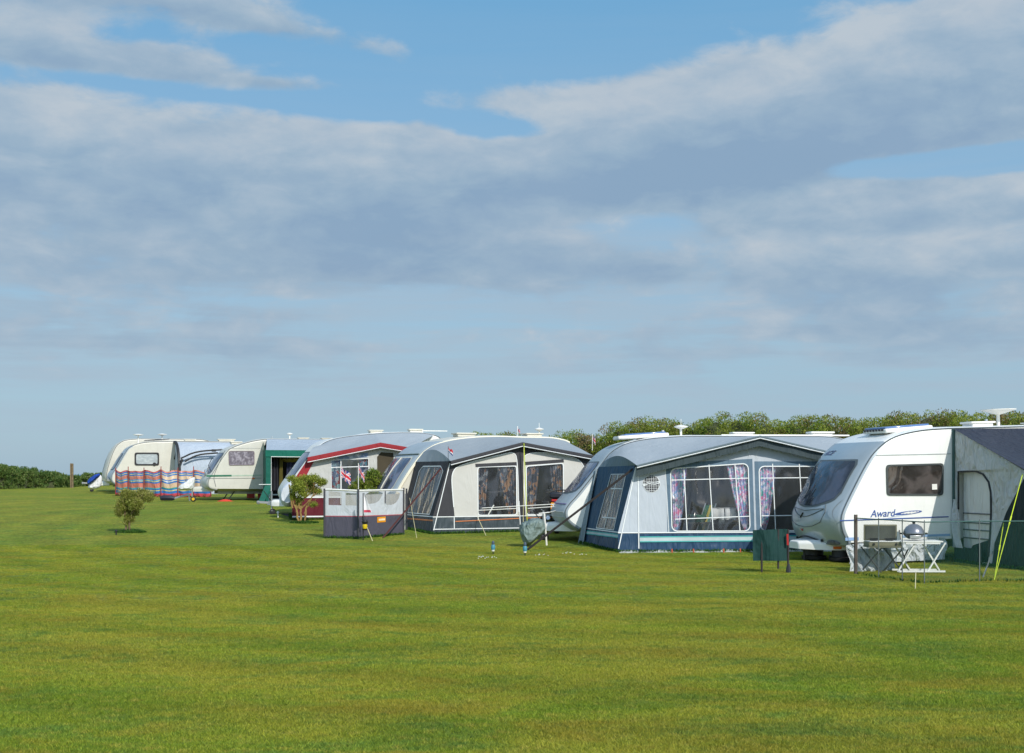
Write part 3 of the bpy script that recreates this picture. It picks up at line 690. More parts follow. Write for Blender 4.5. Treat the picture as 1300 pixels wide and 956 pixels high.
def hitch(V, X0, Xn, m, z=.38, cover=True, jockey=True, yc=WID/2):
    """A-frame, coupling head, moulded cover and jockey wheel in front of the nose"""
    a = MB(); a.bar((X0+.5, yc-.5, z), (Xn, yc, z), .05, .09); a.bar((X0+.5, yc+.5, z), (Xn, yc, z), .05, .09)
    a.bar((Xn+.15, yc, z+.02), (Xn-.28, yc, z+.05), .07, .07); a.lathe([(0.001, .06), (.05, .04), (.055, -.02), (.04, -.06)], (Xn-.3, yc, z+.04), 10)
    h_ = a.build('hitch', galv, V.o)
    b_ = MB(); b_.tube([(Xn+.1, yc+.07, z+.12), (Xn-.12, yc+.07, z+.42)], .014, 6); b_.build('handbrake_lever', bplastic, h_)
    if cover:
        c_ = MB()
        sec = [(X0+.35, .62, .13), (X0+.1, .52, .14), ((X0+Xn)/2, .30, .12), (Xn+.1, .16, .08)]
        vs = []
        for x_, w_, hh in sec: vs += [(x_, yc-w_, z-.08), (x_, yc-w_, z+hh*.4), (x_, yc-w_*.8, z+hh), (x_, yc+w_*.8, z+hh), (x_, yc+w_, z+hh*.4), (x_, yc+w_, z-.08)]
        c_.add(vs, [(i*6+k, i*6+k+1, (i+1)*6+k+1, (i+1)*6+k) for i in range(3) for k in range(5)]+[(0, 1, 2, 3, 4, 5), (18, 19, 20, 21, 22, 23)])
        c_.build('hitch_cover', m, V.o, bev=.02)
    if jockey:
        j = MB(); j.tube([(Xn+.12, yc-.12, .16), (Xn+.12, yc-.12, .75)], .024, 8); j.tube([(Xn+.12, yc-.12, .75), (Xn+.06, yc-.2, .78)], .012, 5); j.bar((Xn+.12, yc-.17, .12), (Xn+.12, yc-.07, .18), .05, .02)
        jw = j.build('jockey_wheel', galv, V.o); q = MB(); q.lathe([(0, -.035), (.07, -.035), (.10, -.02), (.10, .02), (.07, .035), (0, .035)], (Xn+.15, yc-.12, .10), 16, 'Y'); q.build('tyre', rubber, jw)
    return h_
# ---- nearest caravan, white side and silver nose
V1 = caravan('touring_caravan', 'white caravan with silver nose and blue Award lettering, nearest and rightmost of the row', 1068, 26, 13,
    [(.18, .35), (.03, .62), (.0, .92), (.16, 1.24), (.57, 1.93), (.78, 2.2), (1.15, 2.46), (1.7, 2.57), (2.2, 2.60), (3, 2.60)], 6.6, silver, white, tilt=1.7, bulge=.26, split=.98, wheel_x=[3.3, 4.1], zfloor=.34)
front_window(V1, 'front_window', 1.99, 1.12, 1.30, .10, .86, glassdark, frame=greytrim)
a = MB(); S1 = V1.SP
a.tube([S1(1.06-.16*math.sin(math.pi*i/12), .2+.6*i/12, .006) for i in range(13)], .008, 5)
a.tube([S1(1.10-.0*i, .22+.56*i/12, .006) for i in range(13)][:0] or [S1(1.02+.05*abs(i-6)/6, .2+.6*i/12, .008) for i in range(13)], .006, 5)
a.tube([S1(z_, t_, .006) for z_, t_ in ((1.15, .85), (.95, .88), (.8, .82), (.72, .68), (.69, .5), (.72, .34), (.8, .22), (1.0, .17), (1.15, .2))], .007, 5)
a.build('locker_lid_seam', greytrim, V1.o)
a = MB(); a.tube([S1(.50-.09*(2*i/12-1)**2, .30+.5*i/12, .012) for i in range(13)], .013, 6); a.build('grab_handle', bplastic, V1.o)
for t_ in (.27, .83):
    a = MB(); a.lathe([(0.001, -.03), (.03, -.02), (.03, .02), (0.001, .03)], S1(.44, t_, .01), 8); a.build('handle_stud', bplastic, V1.o)
a = MB(); p = S1(.93, .55, .008); a.tube([S1(.97, .52, .012), S1(.88, .56, .012)], .016, 6); a.build('locker_latch', bplastic, V1.o)
a = MB(); q = [S1(*w_, .008) for w_ in ((.60, .56), (.66, .53), (.635, .56), (.66, .59))]; a.add(q+[S1(*w_, .014) for w_ in ((.60, .56), (.66, .53), (.635, .56), (.66, .59))], [(4, 5, 6), (4, 6, 7), (0, 1, 5, 4), (1, 2, 6, 5), (2, 3, 7, 6), (3, 0, 4, 7)]); a.build('red_badge', redm, V1.o)
for t_ in (.14, .88):
    a = MB(); a.grid(lambda s, r: S1(.40+.055*math.sin(r*6.283)*math.sqrt(max(0, .001+s)), t_+.075*math.cos(r*6.283)*math.sqrt(max(.001, s)), .012+.01*(1-s)), 4, 20); a.build('front_lamp', glassblue, V1.o)
a = MB(); a.tube([S1(.37, .12+.76*i/10, .002) for i in range(11)], .01, 5); a.build('lower_lip', greytrim, V1.o)
# highlight blade of moulded trim beside the locker lid
a = MB(); a.grid(lambda s, r: S1(1.25-.45*s, .03+.06*math.sin(math.pi*s)+.05*r*math.sin(math.pi*s), .012), 8, 3); a.build('moulded_trim', silver, V1.o)
s1 = V1.side
side_window(V1, [s1(1125.5, 629), s1(1197, 629), s1(1197.5, 588), s1(1124.5, 590)], pane('glass_side_near', (.03, .025, .022), (.09, .075, .07), (2, 2, 2), .05), frame=mat('dark_grey_frame', lin((70, 74, 74)), .4), r=.07)
a = MB(); X, Z = s1(1186, 618); a.box((X, -.014, Z), (.11, .004, .11)); a.build('window_sticker', wplastic, V1.o, smooth=False)
def sideline(V, pix, r, m, name, Y=-.006, flat=True):
    a = MB(); pl = [V.side(*q) for q in pix]
    for p, q in zip(pl, pl[1:]): a.bar((p[0], Y, p[1]), (q[0], Y, q[1]), .006, r)
    return a.build(name, m, V.o)
sideline(V1, [(1066, 661), (1204, 656)], .022, bluetrim, 'blue_pinstripe')
sideline(V1, [(1073, 684.5), (1090, 684)], .06, mat('pale_blue_decal', lin((140, 170, 210)), .5), 'pale_blue_stripe')
sideline(V1, [(1146, 681), (1206, 679)], .045, mat('pale_blue_decal', (0, 0, 0)), 'pale_blue_stripe')
sideline(V1, [(1112, 578), (1207, 576)], .014, mat('grey_panel_joint', lin((170, 176, 176)), .5), 'panel_joint')
sideline(V1, [(1076, 681), (1078, 699)], .01, greytrim, 'panel_joint')
X, Z = s1(1105, 656.5)
text_mesh('award_lettering', 'Award', .195, bluetrim, V1.o, Matrix.Translation((X, -.006, Z)) @ Matrix.Rotation(math.pi/2, 4, 'X') @ Matrix.Scale(.98, 4, (1, 0, 0)), shear=.22, bold=.002)
a = MB(); X, Z = s1(1153, 651)
el_ = [(X+.30*math.cos(t_), -.006, Z+.035*math.sin(t_)+.02*math.cos(t_)) for t_ in np.linspace(0, 6.283, 24, endpoint=False)]; a.add(el_, [tuple(range(24))])
for i in range(4): a.bar((X-.16+.07*i, -.0075, Z-.015), (X+.02+.07*i, -.0075, Z+.02), .003, .013, 1)
a.build('swoosh_emblem', [bluetrim, wplastic], V1.o, smooth=False)
a = MB(); X, Z = s1(1146, 652); a.add([(X-.35, -.0055, Z-.075), (X+.1, -.0055, Z-.03), (X+.42, -.0055, Z+.05), (X+.1, -.0055, Z+.01)], [(0, 1, 2, 3)]); a.build('grey_swoosh', mat('pale_grey_decal', lin((190, 200, 214)), .5), V1.o, smooth=False)
# ACE on the silver front, partly behind the awning peak next door
pA = Vector(S1(2.12, .86, .012)); pB = Vector(S1(2.12, .60, .012)); pC = Vector(S1(2.22, .86, .012))
ex = (pB-pA).normalized(); ez = (pC-pA); ez = (ez-ez.dot(ex)*ex).normalized(); ey = ez.cross(ex)
Mx = Matrix((ex, ez, ex.cross(ez))).transposed().to_4x4(); Mx.translation = pA
text_mesh('ace_lettering', 'ACE', .19, mat('slate_decal', lin((84, 96, 128)), .5), V1.o, Mx @ Matrix.Scale(1.25, 4, (1, 0, 0)), shear=.2, bold=.004)
X, Z = s1(1196, 691.5); a = MB(); a.box((X, -.012, Z), (.085, .02, .05)); a.build('side_marker', amber, V1.o, bev=.005)
# roof fittings
X, Z = s1(1148, 549)
rl = MB(); rl.box((1.75, .85, 2.595), (1.05, .95, .09), rot=Matrix.Rotation(-R(3), 3, 'Y')); fr_ = rl.build('roof_light', wplastic, V1.o, bev=.03)
rl = MB(); rl.box((1.73, .85, 2.65), (.98, .86, .05), rot=Matrix.Rotation(-R(3), 3, 'Y')); rl.build('dome', mat('blue_acrylic', lin((92, 122, 172)), .12, var=.1), fr_, bev=.02)
for i in range(7):
    rl = MB(); rl.box((1.22, .5+.12*i, 2.59), (.02, .07, .04)); rl.build('vent_slot', bplastic, fr_)
roof_box(V1, 3.35, .5, .55, .45, .10)
a = MB(); a.tube([(3.45, .35, 2.55), (3.45, .35, 2.76)], .03, 8); a.build('vent_pipe', palegrey, V1.o)
a = MB(); z_ = 2.62; X = 3.95; a.tube([(X, .7, z_), (X, .7, z_+.24)], .035, 8); a.lathe([(0.001, z_+.22), (.1, z_+.25), (.36, z_+.33), (.36, z_+.345), (0.001, z_+.335)], (X, .7, 0), 26); a.build('roof_aerial', wplastic, V1.o)
roof_box(V1, 4.9, .6, .7, .5, .06)
# A-frame cover: moulded white fairing with amber reflector
a = MB(); yc = WID/2
sec = [(.4, .80, .36, .24), (.1, .70, .42, .24), (-.2, .45, .44, .25), (-.48, .22, .42, .27)]
vs = []
for x_, w_, zt, zb in sec: vs += [(x_, yc-w_, zb), (x_, yc-w_, zt-.05), (x_, yc-w_*.8, zt), (x_, yc+w_*.8, zt), (x_, yc+w_, zt-.05), (x_, yc+w_, zb)]
a.add(vs, [(i*6+k, i*6+k+1, (i+1)*6+k+1, (i+1)*6+k) for i in range(3) for k in range(5)]+[(18, 19, 20, 21, 22, 23)])
a.build('hitch_cover', wplastic, V1.o, bev=.025)
a = MB(); a.box((.12, yc-.715, .29), (.16, .03, .055), rz=-.35); a.build('reflector', amber, V1.o, bev=.006)
a = MB(); a.tube([(-.3, yc-.1, .35), (-.3, yc-.1, .03)], .024, 8); a.build('jockey_post', bplastic, V1.o)
# two waste containers under the nose
for X, Yc, lab in ((-.02, 1.15, 'black round waste container under the silver caravan nose, the left one of two'), (.28, .55, 'black round waste container under the silver caravan nose, the right one of two')):
    wp = V1.M @ Vector((X, Yc, 0)); b_ = MB(); b_.lathe([(0.001, .0), (.20, .0), (.24, .03), (.25, .09), (.19, .105), (.185, .26), (.15, .275), (0.001, .275)], n=24)
    o = b_.build('waste_container', bplastic); o.location = (wp.x, wp.y, gnd(wp.x, wp.y)); tag(o, lab, 'container', 'black containers under the nearest nose')
# draught skirt
wrink = cloth('crumpled_skirt', (196, 202, 204), .9, .12, streak=(5, 5, 3))
sk = MB()
def skf(s, r):
    X = .12+s*2.1; zt = .36+.06*s+.02*math.sin(s*9); zb = .0
    return (X+.03*math.sin(r*5+s*11), -.03-.05*(1-r)-.03*math.sin(s*37+r*3)*(1-.6*r)-.02*math.sin(s*91+r*7), zb+(zt-zb)*r)
sk.grid(skf, 70, 12); sk.build('draught_skirt', wrink, V1.o)

# ---- caravan behind the blue and grey awning
V3 = caravan('touring_caravan', 'pale caravan with raked nose standing behind the navy and grey awning', 722, 32, 5,
    [(.25, .30), (-.05, .5), (-.12, .75), (.0, .95), (.2, 1.15), (.75, 1.85), (1.0, 2.2), (1.4, 2.42), (2.0, 2.53), (2.8, 2.58), (3.4, 2.58)], 7.15, palegrey, white, bulge=.16, split=1.35, wheel_x=[3.9, 4.7], zfloor=.34)
front_window(V3, 'front_window', 1.92, 1.2, 1.28, .07, .93, glassblue, frame=greytrim)
a = MB()
for z_ in (.62, .74): a.tube([V3.SP(z_, .03+.94*i/14, .003) for i in range(15)], .012, 5)
a.build('moulded_ribs', mat('grey_panel_joint', (0, 0, 0)), V3.o)
a = MB(); a.tube([V3.SP(.93, .05+.9*i/14, .004) for i in range(15)], .016, 5); a.build('purple_stripe', mat('purple_decal', lin((110, 96, 150)), .5), V3.o)
hitch(V3, -.1, -.62, wplastic, z=.34, jockey=True)
X = 1.9; z_ = V3.rail(X)
rl = MB(); rl.box((1.85, .6, z_+.06), (1.25, .8, .09), rot=Matrix.Rotation(-R(4), 3, 'Y')); fr_ = rl.build('roof_light', wplastic, V3.o, bev=.03)
rl = MB(); rl.box((1.9, .6, z_+.12), (1.0, .7, .05), rot=Matrix.Rotation(-R(4), 3, 'Y')); rl.build('dome', mat('blue_acrylic', (0, 0, 0)), fr_, bev=.02)
rl = MB(); rl.box((1.3, .45, z_+.02), (.12, .3, .09)); rl.build('vent_slots', bplastic, fr_)
a = MB(); a.tube([(2.38, .5, 2.5), (2.38, .5, 2.72)], .035, 8); a.build('vent_pipe', cream, V3.o)
aerial(V3, 2.83, .5, .16, .17, spike=True); roof_box(V3, 4.35, .5, .55, .4, .08); roof_box(V3, 6.35, .6, .6, .45, .11)
a = MB(); a.box((5.4, .35, 2.60), (3.2, .05, .035)); a.build('awning_rail', wplastic, V3.o)
# ---- cream caravan behind the charcoal awning
V2 = caravan('touring_caravan', 'cream edged caravan with grey roof, twin front window and charcoal cream awning', 500, 37, 22,
    [(.2, .34), (-.05, .6), (.0, .9), (.28, 1.4), (.66, 1.93), (.92, 2.2), (1.35, 2.40), (2.1, 2.53), (3.0, 2.58), (3.8, 2.56)], 5.55, palegrey, cream, bulge=.12, split=1.5, wheel_x=3.2, zfloor=.36)
front_window(V2, 'front_window', 1.93, 1.05, 1.05, .12, .88, glassblue, frame=cream, mull=[.5])
a = MB(); a.tube([V2.SP(2.03, .02+.96*i/12, .01) for i in range(13)], .02, 5); a.build('front_gutter', mat('grey_green_trim', lin((110, 122, 112)), .5), V2.o)
a = MB(); rr_ = [(q[0]+.03, -.012, q[1]-.05) for q in V2.full if .85 < q[1] and q[0] < 5.3]; a.tube(rr_, .045, 6); a.build('cream_roof_edge', mat('bright_cream', lin((238, 230, 206)), .45, var=.05), V2.o)
roof_box(V2, 2.35, .8, .62, .5, .11, cream); roof_box(V2, 4.4, .6, .55, .45, .10, cream); aerial(V2, 4.75, .9, .18, .14, spike=True)
hitch(V2, .0, -.7, cream, jockey=True)
# ---- caravan behind the red awning
V4 = caravan('touring_caravan', 'white caravan with tall curved grey roof behind the red and grey awning', 365, 42.5, 17,
    [(.2, .35), (-.03, .6), (.0, .9), (.5, 1.55), (.95, 2.18), (1.25, 2.40), (1.8, 2.53), (3.0, 2.66), (3.7, 2.68)], 5.2, wplastic, white, bulge=.10, split=1.1, wheel_x=3.0)
front_window(V4, 'front_window', 2.0, 1.2, 1.25, .1, .9, glassblue, frame=greytrim)
roof_box(V4, 2.95, .6, .48, .4, .10, cream); roof_box(V4, 4.3, .7, .48, .4, .12, cream)
a = MB(); a.tube([(4.6, .9, 2.6), (4.6, .9, 2.75)], .02, 6); a.bar((4.3, .9, 2.76), (5.45, .9, 2.76), .04, .03); a.build('roof_aerial', wplastic, V4.o)
hitch(V4, -.1, -.5, wplastic, z=.36)
# ---- cream caravan with the green awning
stone = mat('stone_gelcoat', lin((204, 202, 192)), .4, var=.05, dirt=.16)
V5 = caravan('touring_caravan', 'cream caravan with green side stripe and wedge nose, beside the green awning', 268, 55, 20,
    [(.25, .42), (-.12, .5), (-.15, .8), (.0, 1.05), (.62, 2.05), (.85, 2.22), (1.5, 2.44), (2.1, 2.56), (2.6, 2.57)], 5.6, stone, stone, bulge=.14, split=.84, wheel_x=3.4)
front_window(V5, 'front_window', 1.95, 1.15, 1.15, .08, .9, glassblue, frame=greytrim)
s5 = V5.side
side_window(V5, [s5(290.5, 591), s5(323, 590.5), s5(323, 572.5), s5(290, 572.5)], pane('net_curtain_glass', (.16, .14, .17), (.34, .31, .36), (5, 5, 5), .1), frame=mat('grey_brown_frame', lin((120, 108, 116)), .5), fw=.03, r=.08)
sideline(V5, [(262, 604.3), (294, 603.8)], .07, greentrim, 'green_stripe'); sideline(V5, [(294, 603.8), (332, 603.3)], .05, mat('pale_green_decal', lin((170, 190, 172)), .5), 'pale_green_stripe')
sideline(V5, [(262, 607.5), (332, 607)], .015, greytrim, 'panel_joint'); sideline(V5, [(290, 569), (331, 569)], .012, mat('grey_panel_joint', (0, 0, 0)), 'panel_joint')
sideline(V5, [(285.5, 572), (279, 586), (272.5, 601), (271.5, 608), (274, 618)], .02, greytrim, 'front_moulding')
X, Z = s5(321.5, 607.4); a = MB(); a.box((X, -.012, Z), (.1, .02, .05)); a.build('side_marker', amber, V5.o)
a = MB(); a.lathe([(0.001, -.02), (.16, -.02), (.19, .06), (.1, .12), (0.001, .13)], V5.SP(1.1, .35, .05), 14, 'X'); a.build('front_locker_dome', silver, V5.o)
a = MB(); a.tube([V5.SP(1.2, .1, .0), V5.SP(1.32, .07, .25), V5.SP(1.62, .05, .3)], .015, 5); a.build('mirror_arm', bplastic, V5.o)
aerial(V5, 3.35, .6, .16, .13); roof_box(V5, 3.9, .5, .5, .35, .06, cream); roof_box(V5, 4.9, .5, .5, .35, .07, cream); roof_box(V5, 1.2, 1.3, .5, .4, .12, cream)
a = MB(); a.tube([(2.55, .3, 2.5), (2.55, .3, 2.68)], .03, 7); a.build('vent_pipe', palegrey, V5.o)
hitch(V5, -.2, -.8, cream, z=.45, jockey=False)
# ---- farthest two
whitish = mat('ivory_gelcoat', lin((208, 204, 192)), .4, var=.05, dirt=.14)
V6 = caravan('touring_caravan', 'cream caravan with silver front strip and blinds drawn, behind the striped windbreak', 141, 65, 20,
    [(.25, .42), (-.02, .6), (.0, .95), (.22, 1.25), (.66, 2.05), (.84, 2.3), (1.3, 2.50), (2.0, 2.58), (2.8, 2.60)], 6.9, silver, whitish, bulge=.12, split=1.0, wheel_x=[3.8, 4.6])
front_window(V6, 'front_window', 1.95, 1.2, 1.2, .08, .92, glassdark, frame=greytrim)
s6 = V6.side
side_window(V6, [s6(170.8, 591), s6(202, 591), s6(202, 574.5), s6(170.8, 574.5)], pane('silver_blind_glass', (.36, .40, .42), (.48, .52, .53), (3, 3, 6), .25), fw=.075, r=.1)
a = MB(); a.lathe([(0.001, -.02), (.09, -.02), (.09, .02), (0.001, .02)], (s6(196, 590)[0], -.015, s6(196, 589.4)[1]), 10, 'Y'); a.build('window_fan', bplastic, V6.o)
aerial(V6, 1.35, 1.0, .36, .26); aerial(V6, 2.5, 1.0, .28, .24)
a = MB(); a.bar((1.6, .6, 2.62), (2.8, .6, 2.70), .5, .04); a.build('solar_panel', mat('dark_solar_glass', (.03, .035, .05), .15), V6.o)
roof_box(V6, 3.8, .6, .6, .45, .1, cream); roof_box(V6, 5.6, .6, .9, .45, .12, cream)
V7 = caravan('touring_caravan', 'farthest caravan, plain cream nose with blue topped hitch cover at left end', 137, 69, 20,
    [(.15, .45), (-.1, .6), (-.08, 1.0), (.08, 1.6), (.32, 2.26), (.55, 2.55), (.9, 2.72), (1.6, 2.77)], 5.5, whitish, whitish, bulge=.15, split=1.0, wheel_x=3.5)
front_window(V7, 'front_window', 1.7, 1.0, 1.0, .4, .92, glassdark, frame=cream)
V7h = hitch(V7, -.25, -.9, wplastic, z=.42, yc=1.1)
# ================================================================== AWNINGS
grey_roof = cloth('grey_awning_roof', (158, 166, 172), .16, .03)
skirt_in = mat('dark_groundsheet', (.035, .037, .04), .9)
frame_m = mat('steel_pole', lin((170, 172, 172)), .4, metal=.5)
ropey = mat('lime_guy_rope', lin((196, 214, 40)), .7); ropew = mat('cream_guy_rope', lin((206, 196, 150)), .8); strapm = mat('black_storm_strap', (.02, .015, .015), .8); strapr = mat('maroon_storm_strap', lin((84, 44, 44)), .8)
pegm = mat('orange_peg', lin((190, 84, 50)), .6)
def awning(V, name, label, D, lean, base, eaveL, peak, eaveR, baseR, rail0, rail1, side_back, mats, oh=.22, roof_m=None, edge_m=None, val=.10, zback=None, hood_m=None):
    """pixel measurements are read on the real front plane of the awning. returns helper with front()/side()"""
    A = Van(); loc = V.o.location
    A.o = thing(name, label, 'awning', loc, rot=(0, 0, V.o.rotation_euler.z)); A.M = mtx(A.o); A.V = V
    H = 1.9; nrm = Vector((0, H, -lean)); p0 = (0, -D-lean, 0)
    def FP(u, v):
        h = hit(A.M, u, v, p0, nrm); return (h.x, h.z)
    def front(a, z, off=0):
        Y = -D-lean*(1-z/H)-off
        if z <= 0.001:
            wpt = A.M @ Vector((a, Y, 0)); z = gnd(wpt.x, wpt.y)-A.o.location.z-.03
        return (a, Y, z)
    A.FP, A.front = FP, front
    b0 = FP(*base); b1 = FP(*baseR); A.b0, A.b1 = (b0[0], 0), (b1[0], 0)
    e0 = FP(*eaveL); pk = FP(*peak); e1 = FP(*eaveR); A.e0, A.e1, A.pk = e0, e1, pk
    # roof
    rx0, rx1 = rail0, rail1
    def edge(s):
        if s < .5: return (e0[0]+(pk[0]-e0[0])*s*2, e0[1]+(pk[1]-e0[1])*s*2)
        return (pk[0]+(e1[0]-pk[0])*(s-.5)*2, pk[1]+(e1[1]-pk[1])*(s-.5)*2)
    A.edge = edge
    def top(a): 
        s = (a-e0[0])/(pk[0]-e0[0])/2 if a < pk[0] else .5+(a-pk[0])/(e1[0]-pk[0])/2
        return edge(max(0, min(1, s)))[1]
    A.top = top
    def roof(s, r):
        q = s
        Xb = rx0+(rx1-rx0)*q; zb = V.rail(Xb)-.03 if zback is None else zback(Xb)
        a, z = edge(s); Yf = -D-oh
        X = Xb+(a-Xb)*r; Y = -.03+(Yf+.03)*r; Z = zb+(z-zb)*r
        Z += .16*math.sin(math.pi*r)*max(0, 1-abs(s)/.12)**1*1.0*(0 if s > .12 else 1) - .07*math.sin(math.pi*r)*abs(math.sin(2*math.pi*s)) + .008*math.sin(s*31+r*5)*math.sin(math.pi*r)
        return (X, Y, Z)
    m = MB(); m.grid(roof, 48, 12); m.build('roof', roof_m or grey_roof, A.o, ang=70)
    A.roof = roof
    # edge band hanging from the front of the roof
    ed = MB(); n = 48
    def val_(s, r):
        a, z = edge(s); return (a, -D-oh-.012*math.sin(r*3), z+.01-val*r)
    ed.grid(val_, n, 2); ed.build('canopy_edge', edge_m or roof_m, A.o)
    tp = MB(); tp.tube([val_(i/n, 1) for i in range(n+1)], .012, 5); tp.build('canopy_piping', piping, A.o)
    # frame poles inside
    for a_, z_ in ((e0[0]+.06, e0[1]-.05), (pk[0], pk[1]-.1), (e1[0]-.06, e1[1]-.05)):
        q = MB(); q.tube([front(a_, .0, -.12), (a_, -D+.08, z_)], .014, 6); q.build('pole', frame_m, A.o)
    q = MB(); q.tube([(edge(s)[0], -D+.05, edge(s)[1]-.06) for s in np.linspace(0, 1, 17)], .013, 6); q.build('ridge_pole', frame_m, A.o)
    # groundsheet
    g = MB()
    def gs(s, r):
        X = b0[0]+.1+(b1[0]-b0[0]-.2)*s; Y = -D+.1+(D+.9)*r; wp = A.M @ Vector((X, Y, 0)); return (X, Y, gnd(wp.x, wp.y)-A.o.location.z+.012)
    g.grid(gs, 10, 8); g.build('groundsheet', skirt_in, A.o)
    # left side wall: bilinear between caravan line and front corner
    sb0, sb1 = side_back     # local (X,z) on caravan wall, bottom / top
    def side(s, t, off=0):
        back = Vector((sb0[0]+(sb1[0]-sb0[0])*t, -.02, sb0[1]+(sb1[1]-sb0[1])*t))
        ft = Vector(front(b0[0]+(e0[0]-b0[0])*t, e0[1]*t)) if t > .001 else Vector(front(b0[0], 0))
        p = back.lerp(ft, s); p.x -= off
        if t <= .001:
            wp = A.M @ p; p.z = gnd(wp.x, wp.y)-A.o.location.z-.03
        return tuple(p)
    A.side = side
    m = MB()
    def hood(r, t):
        P_, Q_ = Vector(roof(0, r)), Vector(side(min(1, r*.97+.02), 1)); return tuple(Q_.lerp(P_, t)-Vector((.0, 0, -.0)))
    m.grid(hood, 12, 4); m.build('hood', hood_m or roof_m or grey_roof, A.o)
    return A
def wallpart(A, name, outline, holes, m, fn=None, off=0, par=None):
    fn = fn or A.front; b_ = MB(); b_.poly(outline, holes, lambda a, z: fn(a, z, off)); return b_.build(name, m, par or A.o, smooth=False)
def tape(A, name, lines, w, m, fn=None, off=.008, par=None):
    fn = fn or A.front; b_ = MB()
    for l in lines: ribbon(b_, l, w, fn, off)
    return b_.build(name, m, par or A.o, smooth=False)
def curtain(A, x0t, x1t, x0b, x1b, z0, z1, m, par, depth=-.07, folds=5, fn=None):
    fn = fn or A.front; b_ = MB()
    def f(s, t):
        z = z0+(z1-z0)*t; e = t**.7
        xa = x0b+(x0t-x0b)*e; xb = x1b+(x1t-x1b)*e
        return fn(xa+(xb-xa)*s, z, depth+.022*math.sin(s*folds*6.283))
    b_.grid(f, folds*6, 8); return b_.build('curtain', m, par)
def window(A, q, hole, frame_w, frame_mat, bars_v, bars_h, curt, cm, bar_w=.019, fn=None, bar_m=None):
    """q: outline of the clear area (2-D list); frame tape, film, glazing bars, curtains as sub-parts"""
    fn = fn or A.front
    wdw = MB(); wdw.poly(q, [], lambda a, z: fn(a, z, -.006)); o = wdw.build('window', clear, A.o, smooth=False)
    tape(A, 'window_frame', [q+[q[0]]], frame_w, frame_mat, fn, .008, o)
    if bars_v or bars_h: tape(A, 'glazing_bars', bars_v+bars_h, bar_w, bar_m or piping, fn, .012, o)
    for c in curt: curtain(A, *c, cm, o, fn=fn)
    return o
# ---------------- navy and grey awning (V3)
lg = cloth('light_grey_panel', (180, 187, 195), .2, .04); navy = cloth('navy_mudwall', (44, 72, 100), .5, .15, .45); slate = cloth('slate_panel', (96, 118, 136), .35, .08)
deepblue = cloth('deep_blue_panel', (54, 82, 106), .45, .10); dgreyc = cloth('canopy_grey_green', (92, 106, 112), .3, .05)
A3 = awning(V3, 'full_awning', 'navy and grey awning with bright floral curtains and round checked emblem', 2.6, .22,
    (785, 702), (806, 591), (960, 554), (1092, 584), (1100, 700), .85, 6.9, ((.28, 0), (.72, 1.82)), None, oh=.26, roof_m=grey_roof, edge_m=dgreyc, val=.06, hood_m=cloth('hood_grey', (104, 120, 128), .3, .05))
FP, fr = A3.FP, A3.front
b0, b1 = A3.b0[0], A3.b1[0]; tt = lambda u: A3.top(FP(u, 600)[0])-.05
zsk = FP(870, 676)[1]
W3 = []
def topline(A, a0, a1, n=10, d=.05): return [(a0+(a1-a0)*i/n, A.top(a0+(a1-a0)*i/n)-d) for i in range(n+1)]
# clear areas
wl = rrect(FP(853, 673)[0], zsk+.03, FP(950, 600)[0], FP(900, 595)[1], .12)
wl = [(a, z+ (.11*(a-wl[0][0]+1.6)/1.6 if z > 1.2 else 0)) for a, z in wl]
wr = rrect(FP(966, 673)[0], zsk+.03, FP(1066, 600)[0], FP(1000, 592)[1], .12)
a_e0 = A3.e0[0]
outline = [(b0, zsk), (b1, zsk)]+topline(A3, A3.e1[0], A3.e0[0], 20)
wallpart(A3, 'front_wall', outline, [wl, wr], lg)
# slate surround of windows, set just proud
def surround(A, q, grow, m, off=.005):
    cx = sum(p[0] for p in q)/len(q); cz = sum(p[1] for p in q)/len(q)
    x0, x1 = min(p[0] for p in q)-grow, max(p[0] for p in q)+grow; zl = min(p[1] for p in q)-.03; 
    tl = max(p[1] for p in q if p[0] < cx)+grow*1.1; tr = max(p[1] for p in q if p[0] >= cx)+grow*1.1
    return wallpart(A, 'window_surround', [(x0, zl), (x1, zl), (x1, tr), (x0, tl)], [q], m, off=off)
surround(A3, wl, .10, slate); surround(A3, wr, .10, slate)
fl3 = floral('bright_floral', [lin(c) for c in ((238, 234, 244), (150, 190, 226), (236, 140, 180), (110, 200, 194), (232, 226, 242), (204, 176, 222), (170, 178, 218), (244, 222, 232))], 26)
def xs(u, A=A3, v=630): return A.FP(u, v)[0]
def zs(v, A=A3, u=900): return A.FP(u, v)[1]
zt = max(p[1] for p in wl)
window(A3, wl, 1, .022, piping, [[(xs(871), zsk+.03), (xs(869), zt-.08)], [(xs(904), zsk+.03), (xs(901), zt-.02)], [(xs(938), zsk+.03), (xs(934), zt)]],
    [[(xs(853), zs(609.5)), (xs(950), zs(607))], [(xs(856), zs(659)), (xs(950), zs(655.5))]],
    [(xs(853), xs(874), xs(855), xs(862), zsk, zt-.02), (xs(924), xs(950), xs(946), xs(951), zsk, zt)], fl3)
window(A3, wr, 1, .022, piping, [[(xs(983), zsk+.03), (xs(982), zt)], [(xs(1018), zsk+.03), (xs(1016), zt)]],
    [[(xs(966), zs(607)), (xs(1066), zs(606))], [(xs(966), zs(655)), (xs(1066), zs(654))]],
    [(xs(966), xs(988), xs(967), xs(971), zsk, zt)], fl3)
